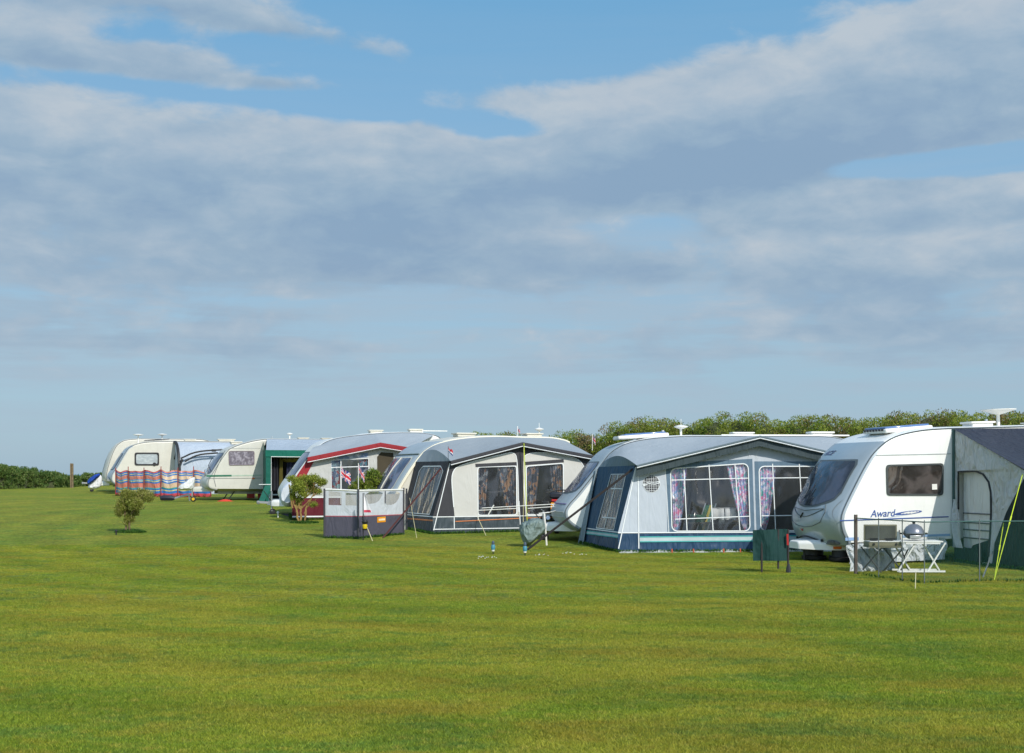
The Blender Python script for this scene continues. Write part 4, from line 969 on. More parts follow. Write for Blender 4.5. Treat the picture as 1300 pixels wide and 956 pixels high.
# mudwall
wallpart(A3, 'mudwall', [(b0-.0, 0), (b0+(b1-b0)*.25, 0), (b0+(b1-b0)*.5, 0), (b0+(b1-b0)*.75, 0), (b1, 0), (b1, zsk), (b0, zsk)], [], navy)
z1, z2 = zs(681.5, u=870), zs(687.5, u=870)
tape(A3, 'mudwall_stripe', [[(xs(811), (z1+z2)/2), (b1, (z1+z2)/2+.02)]], (z1-z2), mat('pale_stripe', lin((176, 190, 192)), .6), off=.008)
tape(A3, 'teal_line', [[(xs(811), z1), (b1, z1+.02)], [(xs(811), z2), (b1, z2+.02)]], .025, mat('teal_line', lin((60, 160, 158)), .6), off=.012)
tape(A3, 'piping', [[(b0, zsk), (b1, zsk)], [(b0+.005, .02), (a_e0+.02, A3.e0[1]-.03)], [(xs(811, v=700), .02), (xs(810, v=600), A3.e0[1]-.1)]], .022, piping, off=.014)
tape(A3, 'seam', [[(xs(848), zsk), (xs(844, v=590), zt+.1)]]+[[(xs(940)+.28*math.sin(t)*0+(xs(948)-xs(935))*math.sin(t), zt+.14+.27*math.cos(t)) for t in np.linspace(0, 1.5, 8)], [(xs(975)-(xs(975)-xs(962))*math.sin(t), zt+.14+.27*math.cos(t)) for t in np.linspace(0, 1.5, 8)]], .018, mat('pale_seam', lin((206, 210, 212)), .7), off=.006)
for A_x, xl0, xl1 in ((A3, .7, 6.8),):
    m = MB(); m.grid(lambda s, r: (xl0+(xl1-xl0)*s, -.10-.02*math.sin(s*60), .02+(min(2.35, A3.V.rail(xl0+(xl1-xl0)*s)-.12))*r), 60, 4); m.build('interior_shade', mat('brown_interior_shade', (.05, .045, .04), .9, var=.3), A_x.o)  # dark sheet painting in the shade on the caravan wall inside the awning
# dark strip hung behind the roof edge, painting in the canopy's shadow
vb = MB(); vb.grid(lambda s, r: (A3.edge(s)[0], -2.6-.20-.01*math.sin(s*40), A3.edge(s)[1]-.02-(.20+.05*abs(s-.5))*r), 30, 2); vb.build('shade_valance', cloth('shade_valance_cloth', (62, 74, 78), .4, .08), A3.o)
# groundsheet skirt that spills out
sp_ = MB(); sp_.grid(lambda s, r: (lambda p: (p[0], p[1]-.22*r-.04*math.sin(s*60)*r, p[2]+.06*(1-r)+.012*math.sin(s*47)+.01))(fr(b0+(b1-b0)*s, 0)), 60, 3); sp_.build('mud_flap', cloth('pale_flap', (190, 192, 186), .6, .15), A3.o)
for u_ in (850, 877, 915, 936): 
    p = fr(xs(u_, v=700), 0, .26); q = MB(); q.tube([(p[0], p[1], p[2]+.12), (p[0], p[1]-.03, p[2])], .016, 5); q.build('peg', pegm, A3.o)
# round emblem: dark disc, light grid, white banner
cx, cz = FP(827, 614); rad = (FP(837.5, 614)[0]-FP(816.5, 614)[0])/2
em = MB(); N = 40
def disc(mb, x0, x1, mi, off, band=None):
    pass
em.add([fr(cx+rad*1.06*math.cos(t), cz+rad*1.06*math.sin(t), .006) for t in np.linspace(0, 6.283, N, endpoint=False)], [tuple(range(N))], 1)
em.add([fr(cx+rad*math.cos(t), cz+rad*math.sin(t), .009) for t in np.linspace(0, 6.283, N, endpoint=False)], [tuple(range(N))], 0)
for k in range(-3, 4):
    d = k*rad/3.6; h_ = math.sqrt(max(0, rad*rad-d*d))
    ribbon(em, [(cx+d, cz-h_), (cx+d, cz+h_)], rad*.036, fr, .011, 1); ribbon(em, [(cx-h_, cz+d), (cx+h_, cz+d)], rad*.036, fr, .0125, 1)
ribbon(em, [(cx-rad*1.02, cz-.04), (cx-rad*.4, cz+.015), (cx+rad*.4, cz-.0), (cx+rad*1.02, cz+.04)], rad*.24, fr, .015, 1)
ribbon(em, [(cx-rad*.8, cz-.01), (cx-rad*.3, cz+.02), (cx+rad*.3, cz+.0), (cx+rad*.85, cz+.03)], rad*.08, fr, .017, 0)
em.build('round_emblem', [mat('emblem_black', (.02, .022, .03), .6), mat('emblem_pale', lin((214, 218, 220)), .6)], A3.o, smooth=False)
# side wall with window
sd_ = A3.side; tk = zsk/A3.e0[1]
def SW(A, name, pts, m, off=0, holes=()): return wallpart(A, name, pts, holes, m, fn=lambda s, t, o=0: A.side(s, t, o), off=off)
sh = [(.34, tk+.02), (.80, tk+.02), (.82, .90), (.42, .90)]
SW(A3, 'side_wall', [(.0, tk), (1, tk), (1, 1), (0, 1)], deepblue, holes=[sh])
SW(A3, 'side_mudwall', [(0.0, 0), (.35, 0), (.7, 0), (1, 0), (1, tk), (0.0, tk)], navy)
wdw = MB(); wdw.poly(sh, [], lambda s, t: sd_(s, t, -.004)); sw = wdw.build('side_window', film('clear_vinyl_dusty', (.55, .60, .62), .12, .8, .16), A3.o, smooth=False)
sq = lambda lines, w, m, nm='side_piping', off=.008, A=A3, par=None: tape(A, nm, lines, w, m, fn=lambda s, t, o=0: A.side(s, t, o), off=off, par=par)
sq([sh+[sh[0]], [(.0, tk), (1, tk)], [(.44, .36), (.79, .36)], [(.5, .72), (.8, .72)], [(.55, tk+.02), (.62, .9)]], .012, piping)
sq([[(.08, tk*.76), (1, tk*.80)]], .035, mat('pale_stripe', (0, 0, 0)), 'side_stripe'); sq([[(.08, tk*.84), (1, tk*.88)], [(.08, tk*.66), (1, tk*.70)]], .012, mat('teal_line', (0, 0, 0)), 'side_teal_line', .012)
dr = MB(); dr.grid(lambda s, t: sd_(-.02+.13*s*(1.25-t), t*.97, .04+.03*math.sin(s*9)), 12, 12); dr.build('draught_panel', cloth('grey_draught', (128, 142, 150), .7, .1), A3.o)
# ---------------- charcoal and cream awning (V2)
charc = cloth('charcoal_panel', (62, 62, 66), .35, .08); creamc = cloth('cream_panel', (194, 192, 186), .2, .04); grn = cloth('grey_mudwall', (66, 76, 82), .6, .12, .5)
A2 = awning(V2, 'full_awning', 'charcoal awning with cream panels and dark leafy curtains', 2.4, .15,
    (550, 680), (570, 585.5), (660, 562), (751, 579), (742, 668), .85, 5.35, ((.15, 0), (.62, 1.82)), None, oh=.16, roof_m=cloth('grey_roof_panel', (146, 154, 160), .15, .03), edge_m=charc, val=.11)
FP, fr = A2.FP, A2.front; b0, b1 = A2.b0[0], A2.b1[0]
X2 = lambda u, v=630: A2.FP(u, v)[0]; Z2 = lambda v, u=610: A2.FP(u, v)[1]
zsk = Z2(656, 576)
def boxq(A, ul, ur, vtl, vtr, zb, r=.08): 
    pl, pr = A.FP(ul, vtl), A.FP(ur, vtr); return rquad([(A.FP(ul, 640)[0], zb), (A.FP(ur, 640)[0], zb), pr, pl], r)
wl = boxq(A2, 606.5, 655.5, 593, 591.5, zsk+.03); wr = boxq(A2, 668, 715, 592, 588, zsk+.03)
wallpart(A2, 'front_wall', [(b0, zsk), (b1, zsk)]+topline(A2, A2.e1[0], A2.e0[0], 20, .03), [wl, wr], charc)
def panel(A, q, holes, m, off=.006): return wallpart(A, 'wall_panel', q, holes, m, off=off)
pl = chaikin([(X2(577, 655), zsk+.01), (X2(574, 620), Z2(625, 574)), (X2(573, 605), Z2(600, 573)), (X2(583, 590), Z2(590, 583)), (X2(640, 577), Z2(576, 640)), (X2(652, 576), Z2(574, 650)), (X2(657, 585), Z2(582, 656)), (X2(658.5, 655), zsk+.01)], 2)
pr_ = chaikin([(X2(667, 655), zsk+.01), (X2(664, 600), Z2(585, 665)), (X2(668, 577), Z2(575, 668)), (X2(700, 577), Z2(574.5, 700)), (X2(731, 582), Z2(581, 731)), (X2(741, 590), Z2(590, 741)), (X2(746, 610), Z2(610, 746)), (X2(744, 650), zsk+.01)], 2)
panel(A2, pl, [wl], creamc); panel(A2, pr_, [wr], creamc)
tape(A2, 'window_header', [[(X2(604.5), Z2(591)), (X2(657), Z2(588.7, 655))], [(X2(667), Z2(588.5, 668)), (X2(717), Z2(585, 715))]], .09, charc, off=.010)
leafy = floral('dark_leafy', [lin(c) for c in ((58, 64, 78), (92, 98, 112), (160, 120, 92), (54, 60, 74), (140, 144, 150), (70, 78, 96), (176, 140, 110), (60, 62, 72))], 16)
zt = max(p[1] for p in wl)
window(A2, wl, 1, .024, piping, [], [], [(X2(606), X2(622), X2(606), X2(615), zsk, zt-.02), (X2(634), X2(656), X2(647), X2(656), zsk, zt)], leafy)
window(A2, wr, 1, .024, piping, [], [], [(X2(667.5), X2(687), X2(667.5), X2(678), zsk, zt+.02), (X2(700), X2(716), X2(706), X2(716), zsk, zt+.04)], leafy)
wallpart(A2, 'mudwall', [(b0, 0), (b0+(b1-b0)*.3, 0), (b0+(b1-b0)*.6, 0), (b1, 0), (b1, zsk), (b0, zsk)], [], grn)
tape(A2, 'piping', [[(b0, zsk), (b1, zsk)], [(b0+.01, .02), (A2.e0[0]+.02, A2.e0[1]-.05)], [(X2(576.5, 670), .03), (X2(576.5, 660), zsk)], [(X2(660.5, 670), .03), (X2(658.5, 630), zsk+.4)], [(b0, .045), (b1, .045)]]+[pl[3:-1], pr_[2:-1]], .022, piping, off=.014)
tape(A2, 'orange_line', [[(X2(577), Z2(662, 577)), (X2(658), Z2(658, 658))], [(X2(667), Z2(657.6, 667)), (b1, Z2(656, 740))]], .022, mat('orange_line', lin((200, 120, 70)), .6), off=.014)
tk = zsk/A2.e0[1]; sh = [(.16, tk+.03), (.80, tk+.03), (.90, .86), (.80, .93), (.28, .93), (.20, .86)]
sidef = lambda s, t, o=0: A2.side(s, t, o)
wallpart(A2, 'side_wall', [(0, tk), (1, tk), (1, 1), (0, 1)], [sh], charc, fn=sidef)
wallpart(A2, 'side_mudwall', [(0, 0), (.5, 0), (1, 0), (1, tk), (0, tk)], [], grn, fn=sidef)
wdw = MB(); wdw.poly(sh, [], lambda s, t: A2.side(s, t, -.004)); wdw.build('side_window', film('clear_vinyl_grey', (.62, .64, .66), .10, .7, .12), A2.o, smooth=False)
tape(A2, 'side_piping', [[(0, tk), (1, tk)], sh+[sh[0]]], .014, piping, fn=sidef)
tape(A2, 'side_orange_line', [[(0.05, tk*.72), (1, tk*.74)]], .02, mat('orange_line', (0, 0, 0)), fn=sidef)
cu_ = MB(); cu_.grid(lambda s, t: A2.side(.14+(.26-.12*abs(2*t-1)**2)*s, tk+(.92-tk)*t, -.08+.03*math.sin(s*20)), 18, 8); cu_.build('side_curtain', cloth('net_curtain', (196, 200, 204), .4, .1, trans=.4), A2.o)
cu_ = MB(); cu_.grid(lambda s, t: A2.side(.88-(.24-.12*t)*s, tk+(.92-tk)*t, -.08+.03*math.sin(s*20)), 18, 8); cu_.build('side_curtain', cloth('net_curtain', (0, 0, 0)), A2.o)
m = MB(); m.grid(lambda s, r: (.8+4.4*s, -.10-.02*math.sin(s*50), .02+(min(2.3, V2.rail(.8+4.4*s)-.12))*r), 50, 4); m.build('interior_shade', mat('olive_interior_shade', (.06, .056, .045), .9, var=.3), A2.o)  # dark sheet added here too, standing for the caravan wall in shade
for uu, vv, wd in ((629, 624, 24), (704, 621, 22)):
    h = hit(A2.M, uu, vv, (0, -1.2, 0), (0, 1, 0)); q = MB(); q.bar((h.x-wd/46/2, h.y, h.z-.02), (h.x+wd/46/2, h.y, h.z+.01), .03, .045); q.build('inner_rail', mat('pink_white_rail', lin((226, 206, 214)), .6), A2.o)
# ---------------- red and grey awning (V4)
redc = cloth('red_canopy', (146, 44, 50), .35, .08); maroon = cloth('maroon_mudwall', (96, 30, 42), .5, .12); pg = cloth('pale_grey_wall', (188, 188, 184), .3, .05)
A4 = awning(V4, 'full_awning', 'grey awning with red canopy edge and maroon mudwall', 2.4, .1,
    (371, 657), (389, 581), (481, 562.5), (520, 569), (524, 652), .95, 4.75, ((.1, 0), (.72, 1.75)), None, oh=.24, roof_m=grey_roof, edge_m=redc, val=.15)
FP, fr = A4.FP, A4.front; b0, b1 = A4.b0[0], A4.b1[0]; X4 = lambda u, v=610: A4.FP(u, v)[0]; Z4 = lambda v, u=430: A4.FP(u, v)[1]
zsk = Z4(632, 420)
wl = [(X4(420.5), Z4(622)), (X4(468), Z4(622)), (X4(468), Z4(582, 465)), (X4(420.5), Z4(584.5, 421))]
drr = [(X4(479), .3), (X4(500), .3), (X4(500), Z4(575, 495)), (X4(484), Z4(574, 484)), (X4(479), Z4(580, 480))]
wallpart(A4, 'front_wall', [(b0, zsk), (b1, zsk)]+topline(A4, A4.e1[0], A4.e0[0], 14, .04), [wl, [(p[0], max(p[1], zsk+.01)) for p in drr]], pg)
tart = floral('blue_red_pattern', [lin(c) for c in ((70, 110, 150), (170, 200, 205), (170, 60, 66), (96, 150, 170), (90, 96, 130), (190, 190, 200))], 12)
window(A4, wl, 1, .02, piping, [[(X4(433), Z4(622)), (X4(433), Z4(584))]], [[(X4(420.5), Z4(593.5)), (X4(468), Z4(592))]], [(X4(420.5), X4(434), X4(422), X4(431), Z4(622), Z4(584)), (X4(456), X4(468), X4(460), X4(468), Z4(600), Z4(583))], tart, bar_w=.025)
wallpart(A4, 'doorway_shade', [(p[0], max(p[1], zsk+.01)) for p in drr], [], mat('brown_doorway_shade', lin((72, 64, 48)), .9), off=-.02)  # dark panel added so the open doorway looks shaded inside
tape(A4, 'patterned_valance', [[(X4(425), Z4(580.5, 425)), (X4(468), Z4(577.5, 468))]], .14, floral('pale_pattern', [lin(c) for c in ((176, 184, 196), (120, 140, 170), (200, 200, 206), (150, 156, 170))], 10), off=.008)
wallpart(A4, 'mudwall', [(b0, 0), ((b0+b1)/2, 0), (b1, 0), (b1, zsk), (b0, zsk)], [], maroon)
wallpart(A4, 'corner_strip', [(b0+.02, zsk+.5), (b0+.34, zsk+.5), (A4.e0[0]+.22, A4.e0[1]-.12), (A4.e0[0]+.02, A4.e0[1]-.08)], [], redc, off=.006)
tape(A4, 'piping', [[(b0, zsk+.02), (b1, zsk+.02)], [(b0, .04), (b1, .04)]], .04, piping, off=.012)
wallpart(A4, 'side_wall', [(0, tk), (1, tk), (1, 1), (0, 1)], [], pg, fn=lambda s, t, o=0: A4.side(s, t, o)); wallpart(A4, 'side_mudwall', [(0, 0), (.5, 0), (1, 0), (1, tk), (0, tk)], [], maroon, fn=lambda s, t, o=0: A4.side(s, t, o))
# ---------------- green porch awning (V5): open front, dark inside
green = cloth('green_canopy', (20, 98, 84), .4, .1); greenn = cloth('green_wall', (24, 92, 80), .45, .1)
A5 = thing('porch_awning', 'green framed awning with open front and dark interior between two caravans', 'awning', V5.o.location, rot=(0, 0, V5.o.rotation_euler.z)); M5 = mtx(A5); D5 = 2.3
F5 = lambda u, v: (lambda h: (h.x, h.z))(hit(M5, u, v, (0, -D5, 0), (0, 1, 0)))
x0, x1 = F5(337.5, 590)[0], F5(337.5, 590)[0]+3.1; zt5 = F5(345, 572)[1]; ze = F5(345, 577)[1]; xw = V5.side(334, 600)[0]
m = MB(); m.grid(lambda s, r: (xw+.15+(x0-xw-.15)*r+(x1-x0)*s, -.03-(D5)*r, V5.rail(3.2)-.02+(zt5-V5.rail(3.2))*r-.05*math.sin(math.pi*r)), 14, 8); m.build('roof', cloth('pale_blue_roof', (158, 170, 182), .35, .06), A5)
m = MB(); m.grid(lambda s, r: (x0-.02+(x1-x0)*s, -D5-.03, zt5-(.26+.03*math.sin(s*5))*r+.02), 14, 2); m.build('canopy_edge', green, A5)
g5 = lambda X, Y: (lambda p: gnd(p.x, p.y)-A5.location.z)(M5 @ Vector((X, Y, 0)))
m = MB(); m.add([(x0, -D5, g5(x0, -D5)), (x0+.2, -D5, g5(x0, -D5)), (x0+.2, -D5, zt5-.2), (x0, -D5, zt5-.0)], [(0, 1, 2, 3)]); m.build('front_leg_panel', greenn, A5, smooth=False)
m = MB(); m.grid(lambda s, r: (xw+(x0-xw)*s-.25*(1-r)*s*0, -.03-(D5-.03)*s, (g5(xw, -1)*(1-r)+(V5.rail(xw)-.1+(zt5-V5.rail(xw)+.1)*s)*r)), 10, 8); m.build('side_wall', greenn, A5)
m = MB(); m.grid(lambda s, r: (x0-.35*(1-r)+.24*s, -D5-.25*(1-r)-.01, g5(x0, -D5)+.75*r), 4, 4); m.build('mud_flap', greenn, A5)
tp = MB(); tp.tube([(x0+.21, -D5-.02, .1), (x0+.21, -D5-.02, zt5-.24), (x1, -D5-.02, zt5-.26)], .018, 5); tp.tube([(x0-.3, -D5-.12, .68), (x0+.19, -D5-.03, .68)], .015, 5); tp.build('piping', piping, A5)
m = MB(); m.add([(xw+.05, -.07, 0), (x1, -.07, 0), (x1, -.07, 2.3), (xw+.05, -.07, 2.3)], [(0, 1, 2, 3)]); m.add([(xw+.06, -.07, 0), (x0+.06, -D5+.04, 0), (x0+.06, -D5+.04, zt5-.1), (xw+.06, -.07, 2.3)], [(0, 1, 2, 3)]); m.build('interior_shade', mat('black_interior_shade', (.012, .012, .02), .9, var=.5), A5, smooth=False)  # near-black sheets that paint the porch interior as deep shade
m = MB(); m.add([(x1, -.03, 0), (x1, -D5, 0), (x1, -D5, zt5), (x1, -.03, 2.4)], [(0, 1, 2, 3)]); m.build('far_side_wall', greenn, A5, smooth=False)
# hanging clothes inside (dark coats, one khaki)
for i, (uu, wd, cc, lab) in enumerate(((352, .32, (.02, .02, .03), 'black coat hanging inside the green awning at left'), (360, .16, lin((130, 120, 60)), 'khaki jacket hanging inside the green awning'), (374, .55, (.012, .016, .05), 'navy coat hanging inside the green awning under the khaki bundle'))):
    X, Z = F5(uu, 600); q = MB(); q.grid(lambda s, r: (X+wd*(s-.5)*(1-.25*r), -D5+.5+.05*math.sin(s*14), .35+1.35*r+.1*math.sin(s*3.14)), 14, 6)
    q.grid(lambda s, r: (X+wd*(s-.5)*(1-.25*r), -D5+.6+.05*math.sin(s*14), .35+1.35*r+.1*math.sin(s*3.14)), 14, 6)
    o = q.build('hanging_coat', mat('coat_%d' % i, cc, .9)); o.matrix_world = M5; tag(o, lab, 'coat')
X, Z = F5(372, 583); q = MB(); q.lathe([(0.001, -.14), (.25, -.1), (.42, 0), (.3, .1), (0.001, .13)], n=14); o = q.build('bundle', cloth('khaki_cloth', (110, 100, 56), .8)); wp = M5 @ Vector((X, -D5+.6, Z)); o.location = wp; tag(o, 'khaki cloth bundle hung high inside the green awning', 'bundle')
# ---------------- grey porch of the farthest pair (V6)
A6 = thing('porch_awning', 'pale grey awning with black curved arches behind the striped windbreak', 'awning', V6.o.location, rot=(0, 0, V6.o.rotation_euler.z)); M6 = mtx(A6); D6 = 1.7
xr = V6.side(222, 580)[0]; F6 = lambda u, v: (lambda h: (h.x, h.z))(hit(M6, u, v, (0, -D6, 0), (0, 1, 0)))
xa = F6(229, 600)[0]; xb = xa+3.6; zt6 = V6.rail(xr+.5)
porch = cloth('porch_grey', (172, 182, 194), .5, .06)
def pf(s, r):   # curved front from roof rail down to the ground
    th = r*math.pi/2; Y = -.03-D6*math.sin(th)**.8; Z = zt6*(math.cos(th)**.75)
    return (xr+(xa-xr)*r**.6+(xb-xa)*s, Y, Z-.05)
m = MB(); m.grid(pf, 20, 16); m.build('canopy', porch, A6)
m = MB(); ar = [pf(0, i/16) for i in range(17)]; m.add([(xr-.02, -.02, 0)]+[(p[0], p[1], p[2]) for p in ar], [(0, i, i+1) for i in range(1, 17)]); m.build('side_wall', porch, A6)
m = MB(); m.tube([(p[0]-.02, p[1], p[2]) for p in ar], .07, 6); m.tube([(xr, -.04, zt6-.05), (xr+.1, -.3, zt6-.35), (xr-.02, -.1, zt6-.9)], .05, 6); m.build('side_arch', bplastic, A6)
m = MB()
for (ua, va), (ub, vb), (uc, vc) in (((229, 582), (248, 573), (282, 571)), ((234, 586), (250, 577), (276, 575))):
    P_ = [hit(M6, *q, (0, -D6*.93, 0), (0, 1, 0)) for q in chaikin([(ua, va), (ub, vb), (uc, vc)], 2)]
    m.tube([(p.x, -D6*.97-.12, p.z) for p in P_], .045, 6)
P_ = [hit(M6, *q, (0, -D6*.93, 0), (0, 1, 0)) for q in ((227, 606), (227, 592), (231, 583))]; m.tube([(p.x, -D6-.1, p.z) for p in P_], .06, 6)
p = hit(M6, 271, 572, (0, -D6, 0), (0, 1, 0)); m.box((p.x, -D6-.12, p.z), (.2, .08, .12)); m.build('front_arch', bplastic, A6)
# ---------------- dark roofed porch of the nearest caravan (V1)
pdark = cloth('anthracite_roof', (50, 54, 66), .5, .1, .6); pgrey = cloth('light_grey_porch', (226, 230, 232), .9, .06, trans=.35, streak=(1.2, 4.5, 2.2)); pgreen = cloth('dark_green_wall', (28, 46, 50), .5, .1)  # side wall and door flap cloth: even light grey, partly translucent
A1 = thing('porch_awning', 'grey and anthracite porch awning with arched zip door, at right edge', 'awning', V1.o.location, rot=(0, 0, V1.o.rotation_euler.z)); M1 = mtx(A1)
Xp = hit(mtx(V1.o), 1208, 600, (0, 0, 0), (0, 1, 0)).x
F1 = lambda u, v: (lambda h: (h.y, h.z))(hit(M1, u, v, (Xp, 0, 0), (1, 0, 0)))
def s1w(Y, z, off=0):
    if z < .05:
        wp = M1 @ Vector((Xp, Y, 0)); z = gnd(wp.x, wp.y)-A1.location.z-.02
    return (Xp-off+.10*math.sin(math.pi*min(1, max(0, -Y/3)))*math.sin(math.pi*min(1, z/2.4)), Y, z)
top_ = F1(1208.5, 547); far_ = F1(1301, 600); dg = [F1(*q) for q in ((1300, 600), (1277, 650), (1262, 690))]
ztb = V1.rail(Xp)+Xp*math.tan(R(1.7))-.03
door = [F1(*q) for q in ((1216.5, 726), (1216.5, 599), (1236, 598), (1245, 602), (1251, 612), (1253, 625), (1254, 726))]; door = [(a, max(.06, z)) for a, z in door]
Ymax = far_[0]
def densify(P, step=.12):
    out = []
    for a, b_ in zip(P, P[1:]+P[:1]):
        n = max(1, int(math.hypot(a[0]-b_[0], a[1]-b_[1])/step)); out += [(a[0]+(b_[0]-a[0])*i/n, a[1]+(b_[1]-a[1])*i/n) for i in range(n)]
    return out
outl = [(-.03, .0), (dg[-1][0]+.1, 0), (dg[-1][0], .45), dg[1], far_, (-.03, ztb)]
m = MB(); m.poly(densify(outl), [densify(door)], s1w); m.build('side_wall', pgrey, A1, ang=80)
m = MB(); ds = densify(door); m.tube([s1w(a, z, .012) for a, z in ds if z > .1 and not (abs(a-door[0][0]) < .02 and z < 1.0)], .02, 6); m.build('door_zip', bplastic, A1)
m = MB(); m.poly(densify(door), [], lambda a, z: (Xp+.12, a, z)); dd = m.build('door_panel', cloth('inner_grey', (206, 208, 204), .5, .05), A1)
m = MB(); 
for z_ in (.98, .80, .66, .5): m.tube([(Xp+.105, door[0][0]-.01, z_), (Xp+.105, door[-1][0]+.01, z_)], .012, 5)
m.build('door_folds', greytrim, dd)
m = MB(); m.add([(Xp+.1, door[0][0]-.1, .06), (Xp+.1, door[-1][0], .06), (Xp+.1, door[-1][0], .52), (Xp+.1, door[0][0]-.35, .36)], [(0, 1, 2, 3)]); m.build('door_mudflap', pgreen, dd, smooth=False)
m = MB(); m.grid(lambda s, t: s1w(-.04-(.34-.22*t)*s, .30+.95*t, .05+.06*math.sin(s*8)*math.sin(math.pi*t)), 12, 10); m.build('door_flap', pgrey, A1)
m = MB(); m.add([s1w(-.03, 0, .01), s1w(-.55, 0, .01), s1w(-1.0, 0, .01), (Xp-.012, -1.0, .30), (Xp-.012, -.03, .33)], [(0, 1, 2, 3, 4)]); m.build('side_mudwall', pgreen, A1, smooth=False)
# dark lower front corner and front wall
m = MB(); fz = far_[1]
m.add([(Xp+.01, far_[0]-.05, fz), (Xp+.01, dg[1][0], dg[1][1]), (Xp+.01, dg[2][0], .45), (Xp+.01, dg[2][0]+.1, -.03), (Xp+.01, far_[0]-.35, -.03)], [(0, 1, 2, 3, 4)])
m.add([(Xp, far_[0]-.05, fz), (Xp, far_[0]-.35, -.03), (Xp+4.5, far_[0]-.35, -.03), (Xp+4.5, far_[0]-.05, fz)], [(0, 1, 2, 3)]); m.build('front_wall', pgreen, A1, smooth=False)
m = MB(); m.grid(lambda s, r: (Xp-.03+4.6*s, -.03+(far_[0]-.1+.03)*r, ztb+(fz+.03-ztb)*r-.08*math.sin(math.pi*r)*math.sin(math.pi*min(1, s*2))+s*.08*(1-r)), 20, 14); m.build('roof', pdark, A1, ang=80)
m = MB(); m.tube([s1w(-.02, .3, .02), s1w(-.02, ztb, .02)], .03, 6); m.build('edge_beading', mat('teal_beading', lin((60, 90, 88)), .6), A1)
for (ua, va), (ub, vb), kk in (((1300, 602), (1262, 737), 'a'), ((1276, 664), (1262, 737), 'b')):
    Yl, Zl = F1(ua, va); p0 = M1 @ Vector((Xp-.03, Yl, Zl)); p1 = G(ub, vb); m = MB(); m.tube([p0, p1], .008, 5)
    m.tube([p0.lerp(p1, .42), p0.lerp(p1, .50)], .014, 5); o = m.build('guy_rope', ropey)
    tag(o, 'long lime green guy rope from the porch awning peak at the right edge' if kk == 'a' else 'shorter lime green guy rope from the porch awning wall to the same peg', 'guy rope', 'lime green guy ropes')
p1 = G(1248, 733); p0 = M1 @ Vector((Xp-.03, *F1(1262, 700))); m = MB(); m.tube([p0, p1], .014, 6); o = m.build('support_pole', alum); tag(o, 'short slanting metal pole at the foot of the nearest porch awning', 'pole')
# ================================================================== THINGS ON THE LAWN
def wpt(u, v, y): return at(u, v, y)
# ---- grey windbreak pen beside the charcoal awning
p0, p1, p2 = G(412, 683), G(455, 684), G(512.5, 678.5); Hh = 62*p1.y/FPX
pen = thing('windbreak_pen', 'pale grey windbreak with clear windows and dark purple base, left of the charcoal awning', 'windbreak', p1)
bpen = bandmat('pen_fabric', [(0, (76, 74, 88)), (.545, (176, 70, 78)), (.565, (190, 194, 200))], .3, .7)
pclear = film('clear_vinyl_pen', (.72, .72, .72), .10, .5, .12)
def runpanel(root, A, B, zt0, zt1, holes, m, name, lower=0):
    A, B = Vector(A)-root.location, Vector(B)-root.location
    def fn(s, z, off=0):
        q = A.lerp(B, s); n = Vector((B.y-A.y, A.x-B.x, 0)).normalized(); return (q.x+n.x*off, q.y+n.y*off, q.z+z)
    mb = MB(); mb.poly([(0, .02), (.25, .02), (.5, .02), (.75, .02), (1, .02), (1, zt1), (0, zt0)], holes, fn); o = mb.build(name, m, root, smooth=False)
    for h in holes:
        w_ = MB(); w_.poly(h, [], lambda s, z: fn(s, z, -.003)); w_.build('window', pclear, o, smooth=False)
    return fn, o
f1, o1 = runpanel(pen, p0, p1, Hh, Hh*.985, [[(.12, .82), (.50, .82), (.50, 1.14), (.12, 1.17)], [(.62, .82), (.95, .82), (.95, 1.12), (.62, 1.13)]], bpen, 'left_panel')
f2, o2 = runpanel(pen, p1, p2, Hh*.985, Hh*.96, [chaikin([(.14, .86), (.30, .84), (.42, .88), (.50, 1.0), (.54, 1.14), (.14, 1.15), (.14, .86)], 1)[:-1], chaikin([(.60, .80), (.74, .78), (.86, .86), (.94, 1.12), (.60, 1.13), (.60, .80)], 1)[:-1]], bpen, 'right_panel')
pb = p1+Vector((-.3, 2.2, .1)); pc_ = p2+Vector((-.05, 1.6, .05))
mb = MB(); q = [Vector(a)-p1 for a in (p0+Vector((.1, 2.6, .05)), pc_)]; mb.add([q[0]+Vector((0, 0, .0)), q[1], q[1]+Vector((0, 0, .98)), q[0]+Vector((0, 0, .98))], [(0, 1, 2, 3)]); mb.build('back_panel', cloth('pen_back', (180, 178, 172), .3), pen, smooth=False)
for P_, hh, lab in ((p0, Hh, 0), (p1, Hh, 0), (p2, Hh*.98, 0), (pc_, 1.1, 0)):
    mb = MB(); d = P_-p1; mb.tube([(d.x, d.y-.02, d.z-.1), (d.x, d.y-.02, d.z+hh+.02)], .025, 7); mb.build('post', mat('charcoal_post', (.05, .05, .06), .6), pen)
mb = MB(); fb = lambda a, f: Vector(f(a, 0)); A_0 = Vector(f2(.50, .83)); 
mb.bar(f2(.575, .84, .02), f2(.575, 1.15, .02), .05, .01); mb.build('dark_strap', mat('charcoal_post', (0, 0, 0)), pen)
mb = MB()
for (s0, s1, z0, z1, mi) in ((.40, .585, .36, .50, 0), (.43, .57, .405, .455, 1)): mb.add([f2(s0, z0, .008+mi*.004), f2(s1, z0, .008+mi*.004), f2(s1, z1, .008+mi*.004), f2(s0, z1, .008+mi*.004)], [(0, 1, 2, 3)], mi)
mb.build('orange_label', [mat('label_orange', lin((232, 150, 20)), .5), mat('label_pale', lin((240, 225, 190)), .5)], pen, smooth=False)
